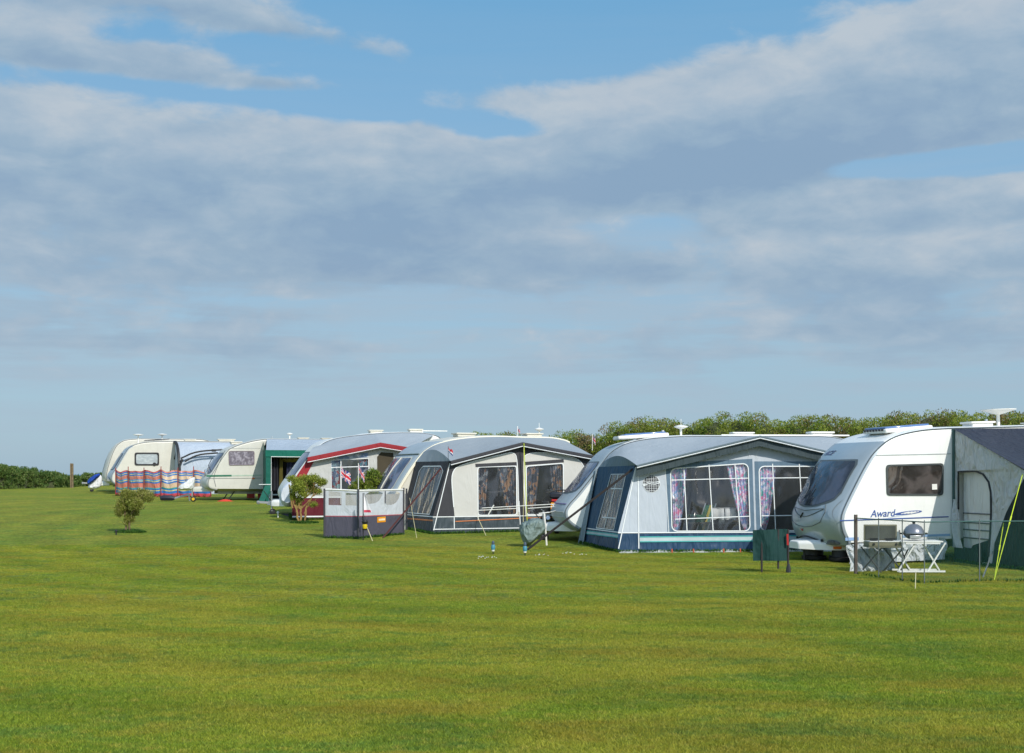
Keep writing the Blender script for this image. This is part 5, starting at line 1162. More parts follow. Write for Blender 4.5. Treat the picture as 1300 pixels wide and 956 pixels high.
mb = MB(); mb.tube([f1(0, Hh), f1(.25, Hh*1.0), f1(.5, Hh*.995), f1(1, Hh*.985), f2(.5, Hh*.972), f2(1, Hh*.96)], .022, 6); mb.build('top_hem', wplastic, pen)
# ropes and pegs
def rope(a, b, r, m, label, cat='guy rope', name='guy_rope', group=None, sag=.0):
    a, b = Vector(a), Vector(b); mb = MB(); mb.tube([a.lerp(b, t)-Vector((0, 0, sag*math.sin(math.pi*t))) for t in np.linspace(0, 1, 7)], r, 5); o = mb.build(name, m); tag(o, label, cat, group); return o
def strap(a, b, w_, m, label):
    a, b = Vector(a), Vector(b); mb = MB(); d = (b-a).normalized(); n = Vector((0, 0, 1)).cross(d).cross(d).normalized()*w_/2
    off = Vector((0, -.004, 0)); mb.add([a-n, a+n, b+n, b-n, a-n-off, a+n-off, b+n-off, b-n-off], [(0, 1, 2, 3), (4, 7, 6, 5), (0, 3, 7, 4), (1, 5, 6, 2)])
    mb.tube([a.lerp(b, .97), b], w_*.35, 6); o = mb.build('storm_strap', m, smooth=False); tag(o, label, 'strap', 'storm straps holding down awnings'); return o
e3 = A3.M @ Vector(A3.side(.97, .96)); strap(e3, G(668, 699), .05, strapm, 'black storm strap running from the navy awning corner down to the grass')
e2 = A2.M @ Vector(A2.side(.82, .90)); strap(e2, G(486, 683), .05, strapr, 'maroon storm strap crossing in front of the charcoal awning and the windbreak pen')
rope(A2.M @ Vector(A2.side(.1, .45)), G(529, 683), .007, ropew, 'cream guy rope at the left side of the charcoal awning')
rope(wpt(462, 660, p1.y-.1), G(473, 687), .010, ropew, 'pale guy rope pegged in front of the windbreak pen, below the lantern')
for du, nm in ((-3.5, 'left'), (3.5, 'right')):
    a = A2.M @ Vector((A2.pk[0]+.02, -2.4-.2, A2.pk[1]-.02)); q = G(667+du*.8, 675); rope(a, q, .010 if du > 0 else .008, ropey if du > 0 else ropew, 'lime rope hanging straight down the centre post of the charcoal awning' if du > 0 else 'white rope hanging down the centre post of the charcoal awning')
rope(A2.M @ Vector(A2.front(A2.FP(606, 655)[0], A2.FP(606, 656)[1], .01)), G(617, 680), .008, ropew, 'thin cream line from the charcoal awning mudwall to a peg on the grass')
# lantern on a hooked post, pennant sails, flags
P_ = G(461, 686); t = thing('hook_post', 'thin dark hooked post in front of the windbreak pen, carrying a white pennant', 'post', P_); k = P_.y/FPX
mb = MB(); mb.tube([(0, 0, 0), (0, 0, 40*k), (.0, 0, 60*k)], .012, 6); mb.tube([(0, 0, 22*k), (.05, 0, 28*k), (.01, 0, 34*k), (-.03, 0, 28*k), (0, 0, 24*k)], .008, 5); mb.build('rod', bplastic, t)
mb = MB(); mb.grid(lambda s, r: (.02+.17*s*r*1.1, .02*math.sin(s*5), (62-26*r)*k), 5, 6); mb.build('pennant', mat('white_sail', lin((232, 228, 232)), .7), t)
mb = MB(); mb.grid(lambda s, r: (.02+.17*s*(.9+r*.12)*1.05, -.006+.02*math.sin(s*5), (38.6-3.2*r)*k), 5, 1); mb.build('pennant_edge', mat('pink_red', lin((200, 60, 84)), .7), t)
L_ = G(462.5, 686); mb = MB(); t = thing('lantern', 'small yellow and black lantern hanging on the hooked post by the windbreak pen', 'lantern', (L_.x+.02, L_.y-.05, L_.z+16*k))
mb.lathe([(0.001, .09), (.06, .09), (.08, .15), (.05, .20), (0.001, .21)], n=12); mb.build('cap', bplastic, t)
mb = MB(); mb.lathe([(0.001, -.02), (.05, -.02), (.065, .05), (.055, .09), (0.001, .09)], n=12); mb.build('glass', mat('yellow_lens', lin((206, 176, 30)), .25), t)
mb = MB(); mb.lathe([(0.001, -.06), (.055, -.06), (.07, -.02), (0.001, -.02)], n=12); mb.build('base', bplastic, t)
def union(x, y):   # colour of the flag at x,y in 0..1 x 0..1 : 0 blue 1 white 2 red
    X, Y_ = (x-.5)*2, (y-.5)
    if abs(X*.5*2) < .10 or abs(Y_) < .10: return 2
    if abs(X) < .17 or abs(Y_) < .17: return 1
    d1, d2 = abs(X*.5-Y_)*.9, abs(X*.5+Y_)*.9
    m_ = min(d1, d2)
    return 2 if m_ < .035 else (1 if m_ < .10 else 0)
ublue = mat('flag_blue', lin((30, 48, 120)), .7); uwhite = mat('flag_white', lin((232, 228, 230)), .7); ured = mat('flag_red', lin((206, 36, 52)), .7)
def flag(u, vb, y, vt, w_, h_, droop, label, pole_r=.010, base_z=None, tagk='flag', lean=0, fancy=True, polem=None):
    zb = base_z if base_z is not None else at(u, vb, y).z; x = (u-CU)/FPX*y; zt = at(u, vt, y).z
    t = thing('flag', label, 'flag', (x, y, zb)); mb = MB(); mb.tube([(0, 0, 0), (lean, 0, zt-zb)], pole_r, 6); mb.build('flagpole', polem or wplastic, t)
    mb = MB(); nx_, ny_ = 28, 16; L = zt-zb-.02
    def f(s, r): return (lean+.01+w_*s*(1-.25*droop)+.0, .04*math.sin(s*7+r*1.5), L-h_*r-droop*w_*s*.9-.03*math.sin(s*6)*(1-r))
    vs = [f(i/nx_, j/ny_) for i in range(nx_+1) for j in range(ny_+1)]; k0 = len(mb.v); mb.v += vs
    for i in range(nx_):
        for j in range(ny_):
            mb.f.append(tuple(k0+q for q in (i*(ny_+1)+j, (i+1)*(ny_+1)+j, (i+1)*(ny_+1)+j+1, i*(ny_+1)+j+1))); mb.m.append(union((i+.5)/nx_, (j+.5)/ny_) if fancy else (2 if j < 8 else (1 if j < 12 else 0)))
    mb.build('cloth', [ublue, uwhite, ured], t); return t
fy = p1.y+1.2
flag(432.5, 640, fy, 591, .30, .28, .8, 'union flag on the pole left of the twin small flags, billowing over the windbreak pen')
flag(455, 640, fy+.3, 588, .22, .22, 1.4, 'union flag drooping on a white pole beside the round bush over the windbreak pen')
flag(752, 572, 42, 551, .13, .20, 1.2, 'small union flag on a thin pole behind the right end of the charcoal awning')
flag(569, 588, 34.2, 566.5, .14, .12, .9, 'tiny red flag on the roof corner of the charcoal awning', fancy=False, pole_r=.006, polem=bplastic)
flag(657, 556, 40, 541, .10, .12, 1.3, 'tiny union flag above the roof of the charcoal awning caravan')
# ---- striped windbreak round the far caravan
sb = bandmat('striped_windbreak', [(0, (190, 72, 84)), (.15, (56, 114, 180)), (.27, (214, 196, 110)), (.31, (56, 114, 180)), (.37, (80, 170, 170)), (.42, (206, 122, 104)), (.60, (190, 106, 94)), (.63, (56, 114, 180)), (.70, (214, 196, 110)), (.74, (60, 150, 200)), (.80, (196, 120, 104)), (.93, (210, 150, 120)), (.97, (56, 114, 180)), (1.03, (220, 200, 110)), (1.06, (56, 114, 180)), (1.13, (200, 92, 84))], .6, .3, attr='cloth_height')
sb2 = bandmat('striped_windbreak_sand', [(0, (190, 72, 84)), (.15, (56, 114, 180)), (.27, (214, 196, 110)), (.31, (56, 114, 180)), (.37, (40, 150, 130)), (.42, (206, 178, 150)), (.60, (196, 168, 140)), (.63, (56, 114, 180)), (.70, (214, 210, 190)), (.74, (56, 114, 180)), (.80, (210, 184, 156)), (.95, (196, 168, 140)), (.97, (56, 114, 180)), (1.03, (220, 200, 110)), (1.06, (56, 114, 180)), (1.13, (204, 130, 110))], .6, .3, attr='cloth_height')
Wp = [G(143, 628), G(147, 629.5), G(163, 630), G(183, 630.5), G(204.6, 631), G(226, 631), G(246, 631), G(268, 631)]
Wp[0].x -= .1
wb = thing('striped_windbreak', 'long blue red and yellow striped windbreak in front of the farthest caravans', 'windbreak', Wp[4])
for i, (a, b_) in enumerate(zip(Wp[1:], Wp[2:])):
    a0, b0_ = a-Wp[4], b_-Wp[4]; mb = MB()
    def wf(s, r, a0=a0, b0_=b0_, i=i):
        q = a0.lerp(b0_, s); return (q.x, q.y-.10*math.sin(math.pi*s)*(.4+.6*math.sin(math.pi*r))+.03*math.sin(s*14+r*3), 1.20*r+.02-(.07*math.sin(math.pi*s)-.03*math.sin(s*8+i*2.1+r*2))*(.25+.75*r))
    mb.grid(wf, 12, 8); o = mb.build('panel', sb if i < 3 else sb2, wb); at_ = o.data.attributes.new('cloth_height', 'FLOAT', 'POINT'); at_.data.foreach_set('value', [1.2*j/8 for _ in range(13) for j in range(9)])
for i, a in enumerate(Wp[1:]):
    d = a-Wp[4]; mb = MB(); mb.tube([(d.x, d.y-.03, -.1), (d.x, d.y-.03, 1.32+.05*(i % 2))], .02, 6); mb.build('pole', mat('red_pole', lin((150, 60, 56)), .7), wb)
# ---- far left hitch with blue cover, other covers and jockey bits
def cover(name, label, pts_, y, thick, m, m2=None, cat='cover', base=None):
    """fabric cover draped over a coupling: outline read at its own distance, rounded thickness"""
    P = [at(*q, y) for q in pts_]; c = sum(P, Vector())/len(P); gz = gnd(c.x, c.y)
    mb = MB(); n = len(P); rings = [(-1, .62), (-.7, .9), (0, 1.0), (.7, .9), (1, .62)]
    vs = []
    for d, s in rings: vs += [((p.x-c.x)*s, d*thick/2, (p.z-c.z)*s) for p in P]
    mb.add(vs, [(j*n+i, j*n+(i+1) % n, (j+1)*n+(i+1) % n, (j+1)*n+i) for j in range(4) for i in range(n)]+[tuple(range(n)), tuple(4*n+i for i in range(n))[::-1]])
    o = mb.build(name, m, ang=80); o.location = c; tag(o, label, cat)
    sub = o.modifiers.new('soften', 'SUBSURF'); sub.levels = 2; sub.render_levels = 2
    dt = bpy.data.textures.new('folds', 'CLOUDS'); dt.noise_scale = .16; dm = o.modifiers.new('folds', 'DISPLACE'); dm.texture = dt; dm.strength = .05; dm.mid_level = .5
    return o
wcover = cloth('white_cover', (226, 226, 228), .6, .08); bcover = cloth('blue_cover', (34, 70, 160), .5, .1); gcover = cloth('sage_cover', (120, 136, 132), .9, .15, .6, streak=(3, 3, 2))
cover('hitch_cover', 'white cover over the hitch of the farthest caravan, below the blue top', [(111.5, 619), (113, 622), (121, 621), (130, 619), (129.5, 604), (127, 601), (120, 609), (113, 616)], 66.8, .35, wcover)
cover('hitch_cover', 'bright blue top flap on the farthest caravan hitch', [(110.5, 613), (111.5, 617), (119, 611), (128, 603.5), (127, 600), (119, 603), (112, 609)], 66.6, .42, bcover)
cover('hitch_cover', 'white triangular cover over the hitch of the green striped caravan', [(225, 620), (228, 623), (240, 623), (247, 621), (248, 607), (246.5, 604), (237, 611), (228, 616)], 53.5, .5, wcover)
cover('hitch_cover', 'sage green fabric cover over the hitch in front of the navy awning', [(658, 671), (660, 665), (668, 661), (676, 656.5), (686, 657), (692, 662), (694, 671), (690, 679), (681, 685), (671, 695), (667, 693), (660, 682)], 30.9, .55, gcover)
cover('gas_locker_cover', 'faceted white cover standing against the nose of the caravan with the red awning', [(354.5, 628), (356, 640), (364, 645), (374, 644), (380, 622), (378, 607), (371, 608), (359, 616)], 41.2, .7, cloth('faceted_cover', (206, 212, 220), .25, .05))
def jock(u, v, label, yel=False):
    p = G(u, v); t = thing('jockey_wheel', label, 'jockey wheel', p); mb = MB(); mb.tube([(0, 0, .18), (0, 0, .78)], .026, 8); mb.build('tube', alum, t)
    mb = MB(); mb.lathe([(0, -.04), (.08, -.04), (.11, -.02), (.11, .02), (.08, .04), (0, .04)], (.05, 0, .11), 16, 'Y'); mb.build('wheel', rubber, t)
    mb = MB(); mb.lathe([(0.001, -.05), (.06, -.05), (.06, .05), (0.001, .05)], (.05, 0, .11), 14, 'Y'); mb.build('hub', mat('yellow_hub', lin((226, 180, 30)), .4) if yel else alum, t); return t
jock(244, 637, 'jockey wheel with yellow hub under the white triangular hitch cover', True)
# black wheel clamp bar and grey lever lying on grass
p = G(221, 636.5); mb = MB(); t = thing('mooring_bar', 'black padded bar with pale steel arm lying on the grass by the striped windbreak', 'security bar', p)
mb.tube([(-.55, 0, .12), (-.45, 0, .14), (-.1, 0, .14), (.02, 0, .12)], [.09, .11, .11, .07], 8); mb.build('sleeve', mat('navy_black', (.015, .018, .035), .6), t)
mb = MB(); mb.bar((0, 0, .13), (.62, .02, .28), .06, .07); mb.bar((.60, .02, .3), (.62, .02, .02), .05, .05); mb.build('arm', galv, t)
p = G(286, 636.5); mb = MB(); g_ = np.random.default_rng(3)
mb.grid(lambda s, r: ((s-.5)*.62, (r-.5)*.35, max(0.0, .08*math.sin(math.pi*s)*math.sin(math.pi*r)+.02*math.sin(s*23)*math.sin(r*17))), 16, 8); o = mb.build('red_sheet', mat('red_tarpaulin', lin((206, 62, 40)), .7)); o.location = p; tag(o, 'crumpled red sheet on the grass under the green striped caravan nose', 'sheet')
for u_, wd in ((307, .32), (324, .5)):
    p = G(u_, 634.5); p.y += 2.0; p.z = gnd(p.x, p.y); mb = MB(); mb.box((0, 0, .13), (wd, .3, .24)); mb.box((0, -.01, .26), (wd*1.03, .32, .03)); o = mb.build('red_box', redm, bev=.02); o.location = p
    tag(o, 'small red box under the green striped caravan' if wd < .4 else 'wide red box under the green striped caravan, nearer the green awning', 'box')
# step stool in front of the green awning
p = G(349, 640); t = thing('camping_step', 'dark folding step with pale legs before the green awning opening', 'step', p); mb = MB(); mb.box((0, 0, .36), (.42, .3, .05)); mb.box((0, -.17, .19), (.40, .12, .04)); mb.build('treads', mat('slate_plastic', lin((66, 84, 92)), .6), t, bev=.01)
for sx in (-.2, .2):
    mb = MB(); mb.bar((sx, -.2, .0), (sx, .02, .38), .03, .03); mb.bar((sx, .2, 0), (sx, .02, .38), .03, .03); mb.build('leg', alum, t)
# wheel clamp/stop by the tow hitch of the red awning caravan
p = G(338, 652); 
p = G(353, 657); mb = MB(); mb.lathe([(0.001, 0), (.02, 0), (.025, .14), (.05, .15), (.02, .19), (0.001, .19)], n=8); o = mb.build('peg', wplastic); o.location = p; tag(o, 'small white peg in the grass left of the flat topped tree', 'peg')
p = G(147.5, 679); mb = MB(); mb.lathe([(0.001, 0), (.02, 0), (.022, .09), (.045, .1), (.02, .13), (0.001, .13)], n=8); o = mb.build('peg', bplastic); o.location = p; tag(o, 'small dark peg in the grass left of the dark pruned tree', 'peg')
# ---- garden figures, pebbles
for (u_, v_, lab) in ((626, 704, 'little blue and white stake figure in the grass, the left one of two'), (666.5, 706, 'little blue and white stake figure below the sage hitch cover, the right one of two')):
    p = G(u_, v_); t = thing('garden_figure', lab, 'garden ornament', p, group='pair of blue and white stake figures')
    mb = MB(); mb.tube([(0, 0, -.02), (0, 0, .08)], .012, 6); mb.build('stake', bplastic, t)
    mb = MB(); mb.lathe([(0.001, .06), (.03, .07), (.04, .14), (.035, .20), (0.001, .21)], n=12); mb.build('body', wplastic, t)
    mb = MB(); mb.lathe([(.036, .10), (.046, .13), (.044, .19), (.036, .21)], n=12); mb.build('wings', mat('turquoise_paint', lin((74, 140, 160)), .5), t)
    mb = MB(); mb.lathe([(0.001, .2), (.028, .22), (.034, .25), (.022, .285), (0.001, .295)], n=12); mb.build('head', mat('slate_head', lin((70, 84, 100)), .5), t)
g_ = np.random.default_rng(5); mb = MB()
ds = []
for u_, v_, n in ((612, 709, 9), (628, 709, 5), (690, 706, 8), (720, 704, 6), (732, 705, 5)):
    for _ in range(n):
        p = G(u_+g_.normal(0, 5), v_+g_.normal(0, .8)); mb.lathe([(0.001, .02), (.012, .023), (.007, .03), (0.001, .032)], (p.x, p.y, p.z), 6)
o = mb.build('daisies', wplastic); o['kind'] = 'stuff'
# ---- motorcycle seen from behind, beside the charcoal awning
p = G(707, 676); p.y = 35.0; p.x = (707-CU)/FPX*35.0; p.z = gnd(p.x, p.y)
mc = thing('motorcycle', 'dark motorcycle seen from behind with yellow number plate, beside the charcoal awning', 'motorcycle', p, rz=R(-8))
mb = MB(); mb.lathe([(.20, -.06), (.27, -.075), (.315, -.05), (.325, 0), (.315, .05), (.27, .075), (.20, .06)], (0, 0, .325), 24, 'X'); wh = mb.build('rear_wheel', rubber, mc)
mb = MB(); mb.lathe([(0.001, -.05), (.2, -.055), (.21, 0), (.2, .055), (0.001, .05)], (0, 0, .325), 20, 'X'); mb.build('rim', alum, wh)
mb = MB(); mb.lathe([(.2, -.05), (.3, -.05), (.3, .05), (.2, .05)], (0, 1.4, .32), 20, 'X'); mb.build('front_wheel', rubber, mc)
mb = MB(); mb.tube([(0, -.28, .62), (0, 0, .72), (0, .4, .72)], [.07, .09, .1], 8); mb.build('mudguard', bplastic, mc)
mb = MB(); mb.box((0, .35, .86), (.26, .75, .14)); mb.box((0, -.12, 1.0), (.34, .28, .16)); mb.build('seat', mat('seat_vinyl', (.015, .018, .028), .5), mc, bev=.04)
mb = MB(); mb.box((0, .9, .86), (.34, .45, .3)); mb.build('tank', mat('blue_tank', (.02, .04, .11), .2, coat=.5), mc, bev=.08)
mb = MB(); mb.box((0, -.37, .73), (.235, .012, .175), rot=Matrix.Rotation(-R(12), 3, 'X')); npl = mb.build('number_plate', mat('yellow_plate', lin((226, 150, 20)), .4), mc)
mb = MB()
for zz in (.765, .705):
    for i in range(4 if zz > .73 else 3): mb.box((-.075+.05*i, -.381-.0*(zz), zz), (.022, .004, .04))
mb.build('plate_characters', bplastic, npl)
mb = MB(); mb.box((0, -.33, .87), (.2, .06, .06)); mb.build('tail_light', redm, mc, bev=.01)
for sx in (-1, 1):
    mb = MB(); mb.tube([(sx*.18, .6, .3), (sx*.2, .1, .33), (sx*.2, -.3, .42)], [.03, .05, .055], 8); mb.build('exhaust', alum, mc)
    mb = MB(); mb.box((sx*.27, .02, .68), (.2, .42, .34)); mb.build('pannier', bplastic, mc, bev=.03)
mb = MB(); mb.tube([(-.4, 1.0, 1.05), (-.15, 1.15, 1.12), (.15, 1.15, 1.12), (.4, 1.0, 1.05)], .016, 6); mb.tube([(-.3, 1.05, 1.08), (-.34, 1.0, 1.24)], .008, 5); mb.tube([(.3, 1.05, 1.08), (.34, 1.0, 1.24)], .008, 5); mb.build('handlebar', bplastic, mc)
mb = MB(); mb.box((0, .7, .42), (.3, .8, .4)); mb.build('engine', bplastic, mc, bev=.05)
mb = MB(); mb.tube([(-.08, .35, .35), (-.22, .42, .02)], .014, 5); mb.build('side_stand', galv, mc)
# ---- white tubular airer in front of the charcoal awning
yA = 33.0; t = thing('clothes_airer', 'white tubular airer standing in front of the charcoal awning windows', 'airer', G(692, 700)); o0 = t.location
def ar_(u, v, y): return at(u, v, y)-o0
mb = MB(); 
for zz in ((612, 645, 705, 640), (607, 648, 657, 645.5), (670, 645.5, 706, 643)): mb.tube([ar_(zz[0], zz[1], yA), ar_(zz[2], zz[3], yA)], .010, 5)
mb.build('rail', wplastic, t)
mb = MB(); mb.tube([ar_(691, 652, 31.3), ar_(694.3, 697, 31.3)], .022, 7); mb.build('leg', wplastic, t)
mb = MB(); mb.tube([ar_(701, 640, yA), ar_(707, 648, yA)], .012, 5); mb.tube([ar_(684, 652, 31.3), ar_(697, 650.5, 31.3)], .014, 5); mb.tube([ar_(697, 650.5, 31.3), ar_(707, 648, yA)], .012, 5); mb.build('brace', wplastic, t)
mb = MB(); mb.tube([ar_(619, 655, yA), ar_(627, 641, yA)], .014, 5); mb.tube([ar_(607, 648, yA), ar_(607, 660, yA)], .010, 5); mb.build('brace', wplastic, t)
for u_ in (619,):
    wp = G(619, 668)
# inside the navy awning: folding chair back, two towels, a carton, table
def inside3(u, v, d): 
    h = hit(A3.M, u, v, (0, -d, 0), (0, 1, 0)); return A3.M @ h
yw = 2.0
q = inside3(892, 676, yw); t = thing('deck_chair', 'green and yellow folded chair seen through the navy awning window', 'chair', (q.x, q.y, gnd(q.x, q.y))); zt = inside3(899, 641, yw)
hh = zt.z-t.location.z
mb = MB(); mb.grid(lambda s, r: (-.14+.2*s+.22*r, .05*r, .35+(hh-.35)*r), 4, 6); mb.build('backrest', [mat('chair_green', lin((60, 120, 96)), .7)], t)
mb = MB(); mb.grid(lambda s, r: (-.05+.06*s+.22*r, .045*r-.004, .35+(hh-.35)*r), 2, 6); mb.build('yellow_stripe', mat('chair_yellow', lin((196, 176, 60)), .7), t)
for sx in (-.16, .08):
    mb = MB(); mb.tube([(sx, 0, .0), (sx, 0, .35), (sx+.23, .05, hh+.03)], .014, 6); mb.build('leg', alum, t)
mb = MB(); mb.box((0, .2, .38), (.35, .4, .04)); mb.build('seat', mat('chair_green', (0, 0, 0)), t)
for (ua, ub, lab) in ((903, 919, 'white towel drying inside the navy awning, left of the two'), (920.5, 934, 'white towel drying inside the navy awning, right of the two')):
    a, b_ = inside3(ua, 645.5, 2.48), inside3(ub, 645, 2.48); mb = MB(); ln = b_-a
    mb.grid(lambda s, r: (ln.x*s, ln.y*s-.03*math.sin(r*3.1)-.02*math.sin(s*9), -.24*r*(1+.06*math.sin(s*8))), 10, 5); o = mb.build('towel', mat('white_towel', lin((228, 226, 226)), .9)); o.location = a; tag(o, lab, 'towel', 'white towels in the navy awning')
a, b_ = inside3(902, 645.3, 2.47), inside3(936, 644.8, 2.47); rope(a, b_, .012, alum, 'thin metal rail holding the two white towels', 'rail', 'towel_rail')
q = inside3(938, 675, yw); t = thing('folding_table', 'low dark folding table behind the navy awning window', 'table', (q.x, q.y, gnd(q.x, q.y)))
mb = MB(); mb.box((-.4, -.15, .60), (1.7, .5, .03)); mb.build('tabletop', mat('dark_table', lin((60, 64, 62)), .5), t)
for sx in (-1.2, .4):
    mb = MB(); mb.tube([(sx, -.1, 0), (sx, .3, .6)], .014, 5); mb.build('leg', alum, t)
    mb = MB(); mb.tube([(sx, .3, 0), (sx, -.1, .6)], .014, 5); mb.build('leg', alum, t)
tq = t.location.copy()
mb = MB(); mb.box((0, 0, .06), (.34, .2, .12)); o = mb.build('carton', mat('brown_card', lin((186, 140, 104)), .8), bev=.008); o.location = (tq.x, tq.y-.25, tq.z+.617); tag(o, 'brown carton on the table behind the navy awning window', 'box')
mb = MB(); mb.lathe([(0.001, 0), (.07, 0), (.07, .19), (.05, .22), (0.001, .22)], n=14); o = mb.build('jug', wplastic); o.location = (tq.x-.42, tq.y-.25, tq.z+.617); tag(o, 'white jug on the table behind the navy awning window', 'jug')
mb = MB(); mb.lathe([(0.001, 0), (.2, 0), (.26, .1), (.2, .16), (0.001, .17)], n=16); o = mb.build('cushion', mat('green_cushion', lin((50, 100, 84)), .8)); o.location = (tq.x-1.0, tq.y-.2, tq.z+.617); tag(o, 'green cushion lying left on the table in the navy awning', 'cushion')
# ---- green cloth screen on stakes left of the silver nose
p = G(967, 727); t = thing('cloth_screen', 'dark green cloth screen on three stakes, left of the silver caravan nose', 'screen', p); k = p.y/FPX
def cs(u, v, d=0): q = at(u, v, p.y+d)-p; return (q.x, q.y, q.z)
mb = MB(); mb.grid(lambda s, r: (lambda a: (a[0], a[1]+.03*math.sin(s*7+r*2), a[2]))(cs(956+44*s, 712-39*r-1.5*s*r)), 10, 6); mb.build('cloth', cloth('bottle_green', (26, 60, 58), .5, .12), t)
mb = MB(); mb.tube([cs(999.5, 678, -.03), cs(1000, 692, -.03)], .018, 5); mb.build('red_tie', redm, t)
for uu, vb in ((967, 727), (988, 722), (1000.5, 729)):
    mb = MB(); mb.tube([cs(uu, vb, .02), cs(uu, 672, .02)], .018, 6); mb.build('stake', mat('dark_stake', (.035, .028, .028), .8), t)
mb = MB(); a = cs(1001, 730, -.02); mb.lathe([(0.001, 0), (.05, 0), (.04, .12), (.02, .2), (0.001, .2)], a, 8); mb.build('stake_foot', bplastic, t)
# ---- netting fence in front of the nearest caravan
N_ = [G(1086, 729), G(1115, 733), G(1145, 737), G(1173, 741), G(1243, 738), G(1330, 738)]
net = thing('netting_fence', 'fine green netting fence on thin rods before the Award caravan and its porch', 'fence', N_[0])
m, nt, b = newmat('green_netting'); b.inputs['Base Color'].default_value = c4(lin((20, 78, 64))); b.inputs['Roughness'].default_value = .8
tc = nt.new('ShaderNodeTexCoord').outputs['Object']
def weave(rot):
    wv = nt.new('ShaderNodeTexWave', wave_type='BANDS', bands_direction='X'); wv.inputs['Scale'].default_value = 20; nt.put(wv.inputs['Vector'], nt.mapping(tc, (1, .6, 1), rot=(0, rot, 0))); return nt.maprange(wv.outputs['Fac'], .62, .85, 0, 1)
cov_ = nt.math('MAXIMUM', weave(.785), weave(-.785))
tr = nt.new('ShaderNodeBsdfTransparent'); mx = nt.new('ShaderNodeMixShader'); nt.put(mx.inputs[0], nt.math('MULTIPLY_ADD', cov_, .26, .03))
nt.link(tr.outputs[0], mx.inputs[1]); nt.link(b.outputs[0], mx.inputs[2]); nt.link(mx.outputs[0], m.node_tree.nodes['Material Output'].inputs[0])
netm = m; Hn = .98
mb = MB(); vs = []; 
for a, b_ in zip(N_, N_[1:]):
    d0, d1 = a-N_[0], b_-N_[0]; mb.grid(lambda s, r: (d0.x+(d1.x-d0.x)*s, d0.y+(d1.y-d0.y)*s, d0.z+(d1.z-d0.z)*s+.02+(Hn-.02-.02*math.sin(math.pi*s))*r), 6, 2)
mb.build('netting', netm, net)
mb = MB(); mb.tube([(a-N_[0])+Vector((0, -.01, Hn)) for a in N_], .010, 5); mb.build('top_cord', mat('green_cord', lin((60, 96, 92)), .7), net)
for i, a in enumerate(N_[:5]):
    d = a-N_[0]; mb = MB(); r_ = .032 if i == 0 else .0085
    mb.tube([(d.x, d.y-.02, d.z-.05), (d.x, d.y-.02, d.z+(1.04 if i == 0 else Hn+.03))], r_, 7); mb.build('rod', mat('brown_post', lin((96, 84, 76)), .8, var=.3) if i == 0 else mat('grey_rod', lin((104, 112, 112)), .6), net)
rope(at(1165, 727, N_[3].y)+Vector((0, .1, 0)), G(1162, 748), .008, ropew, 'short cream guy line at the foot of the netting fence')
pa, pb_ = G(1085, 728), G(1142, 726); mb = MB()
mb.grid(lambda s, r: (lambda q: (q.x+.03*math.sin(r*5+s*7), q.y+.05*math.sin(s*21+r*2)*(1-.5*r)+.02*math.sin(s*50+r*9)+.08*r, .43*r*(1-.06*math.sin(s*6))))((pb_-pa)*s), 60, 12)
o = mb.build('ground_cloth', wrink); o.location = pa+Vector((0, .35, 0)); tag(o, 'crumpled pale grey cloth draped low behind the brown post by the Award caravan', 'cloth')
# ---- folding table with kettle barbecue, and a two burner stove
yT = 23.9
gx = lambda u: (u-CU)/FPX*yT
zT = at(1150, 684, yT).z
def tbl(name, label, ua, ub, m, crossed, zt, dep=.5):
    z0 = gnd(gx((ua+ub)/2), yT); t = thing(name, label, 'table', (gx(ua), yT, z0)); Lx = gx(ub)-gx(ua); H = zt-z0
    mb = MB(); mb.box((Lx/2, 0, H-.012), (Lx, dep, .024)); mb.build('tabletop', m, t, bev=.004)
    return t, Lx, H
t, Lx, H = tbl('folding_table', 'white folding table with crossed legs under the kettle barbecue', 1139, 1192, wpaint, 1, at(1150, 686, yT).z)
for xx in (.12, Lx-.10):
    for sgn in (-1, 1):
        mb = MB(); mb.bar((xx-sgn*.17, -.2 if sgn > 0 else .2, .02), (xx+sgn*.15, -.2 if sgn > 0 else .2, H-.03), .035, .025); mb.build('leg', wpaint, t)
for yy in (-.22, .22):
    mb = MB(); mb.bar((-.03, yy, .03), (Lx+.04, yy, .03), .03, .03); mb.build('foot_rail', wpaint, t)
mb = MB(); mb.bar((.08, -.23, H-.04), (Lx-.05, -.23, H-.04), .03, .03); mb.build('top_rail', wpaint, t)
bx = gx(1160); kb = thing('kettle_barbecue', 'silver domed kettle barbecue with black bowl standing on the white folding table', 'barbecue', (bx, yT, zT-.01))
k = yT/FPX; rB = 12.8*k
mb = MB(); mb.lathe([(0.001, .0), (rB*.55, .01), (rB*.9, 4*k), (rB*1.0, 7.5*k)], n=28); mb.build('bowl', mat('black_enamel', (.012, .012, .014), .2, coat=.4), kb)
mb = MB(); mb.lathe([(rB*1.04, 7.5*k), (rB*1.04, 8.5*k), (rB*.97, 11.5*k), (rB*.75, 16*k), (rB*.4, 19*k), (0.001, 20*k)], n=32); ld = mb.build('lid', mat('brushed_silver', lin((150, 152, 160)), .28, metal=.6), kb)
mb = MB(); mb.lathe([(0.001, 20*k), (.025, 20*k), (.03, 21.5*k), (.02, 22.5*k), (0.001, 22.7*k)], n=12); mb.build('knob', bplastic, ld)
for sx in (-1, 1):
    mb = MB(); mb.tube([(sx*rB*.95, -.03, 7*k), (sx*rB*1.22, -.05, 7.4*k), (sx*rB*1.22, .05, 7.4*k), (sx*rB*.95, .03, 7*k)], .018, 6); mb.build('handle', bplastic, kb)
mb = MB(); mb.box((-.02, -rB*.95, 3.6*k), (.20, .03, .06)); mb.build('front_vent', alum, kb, bev=.008)
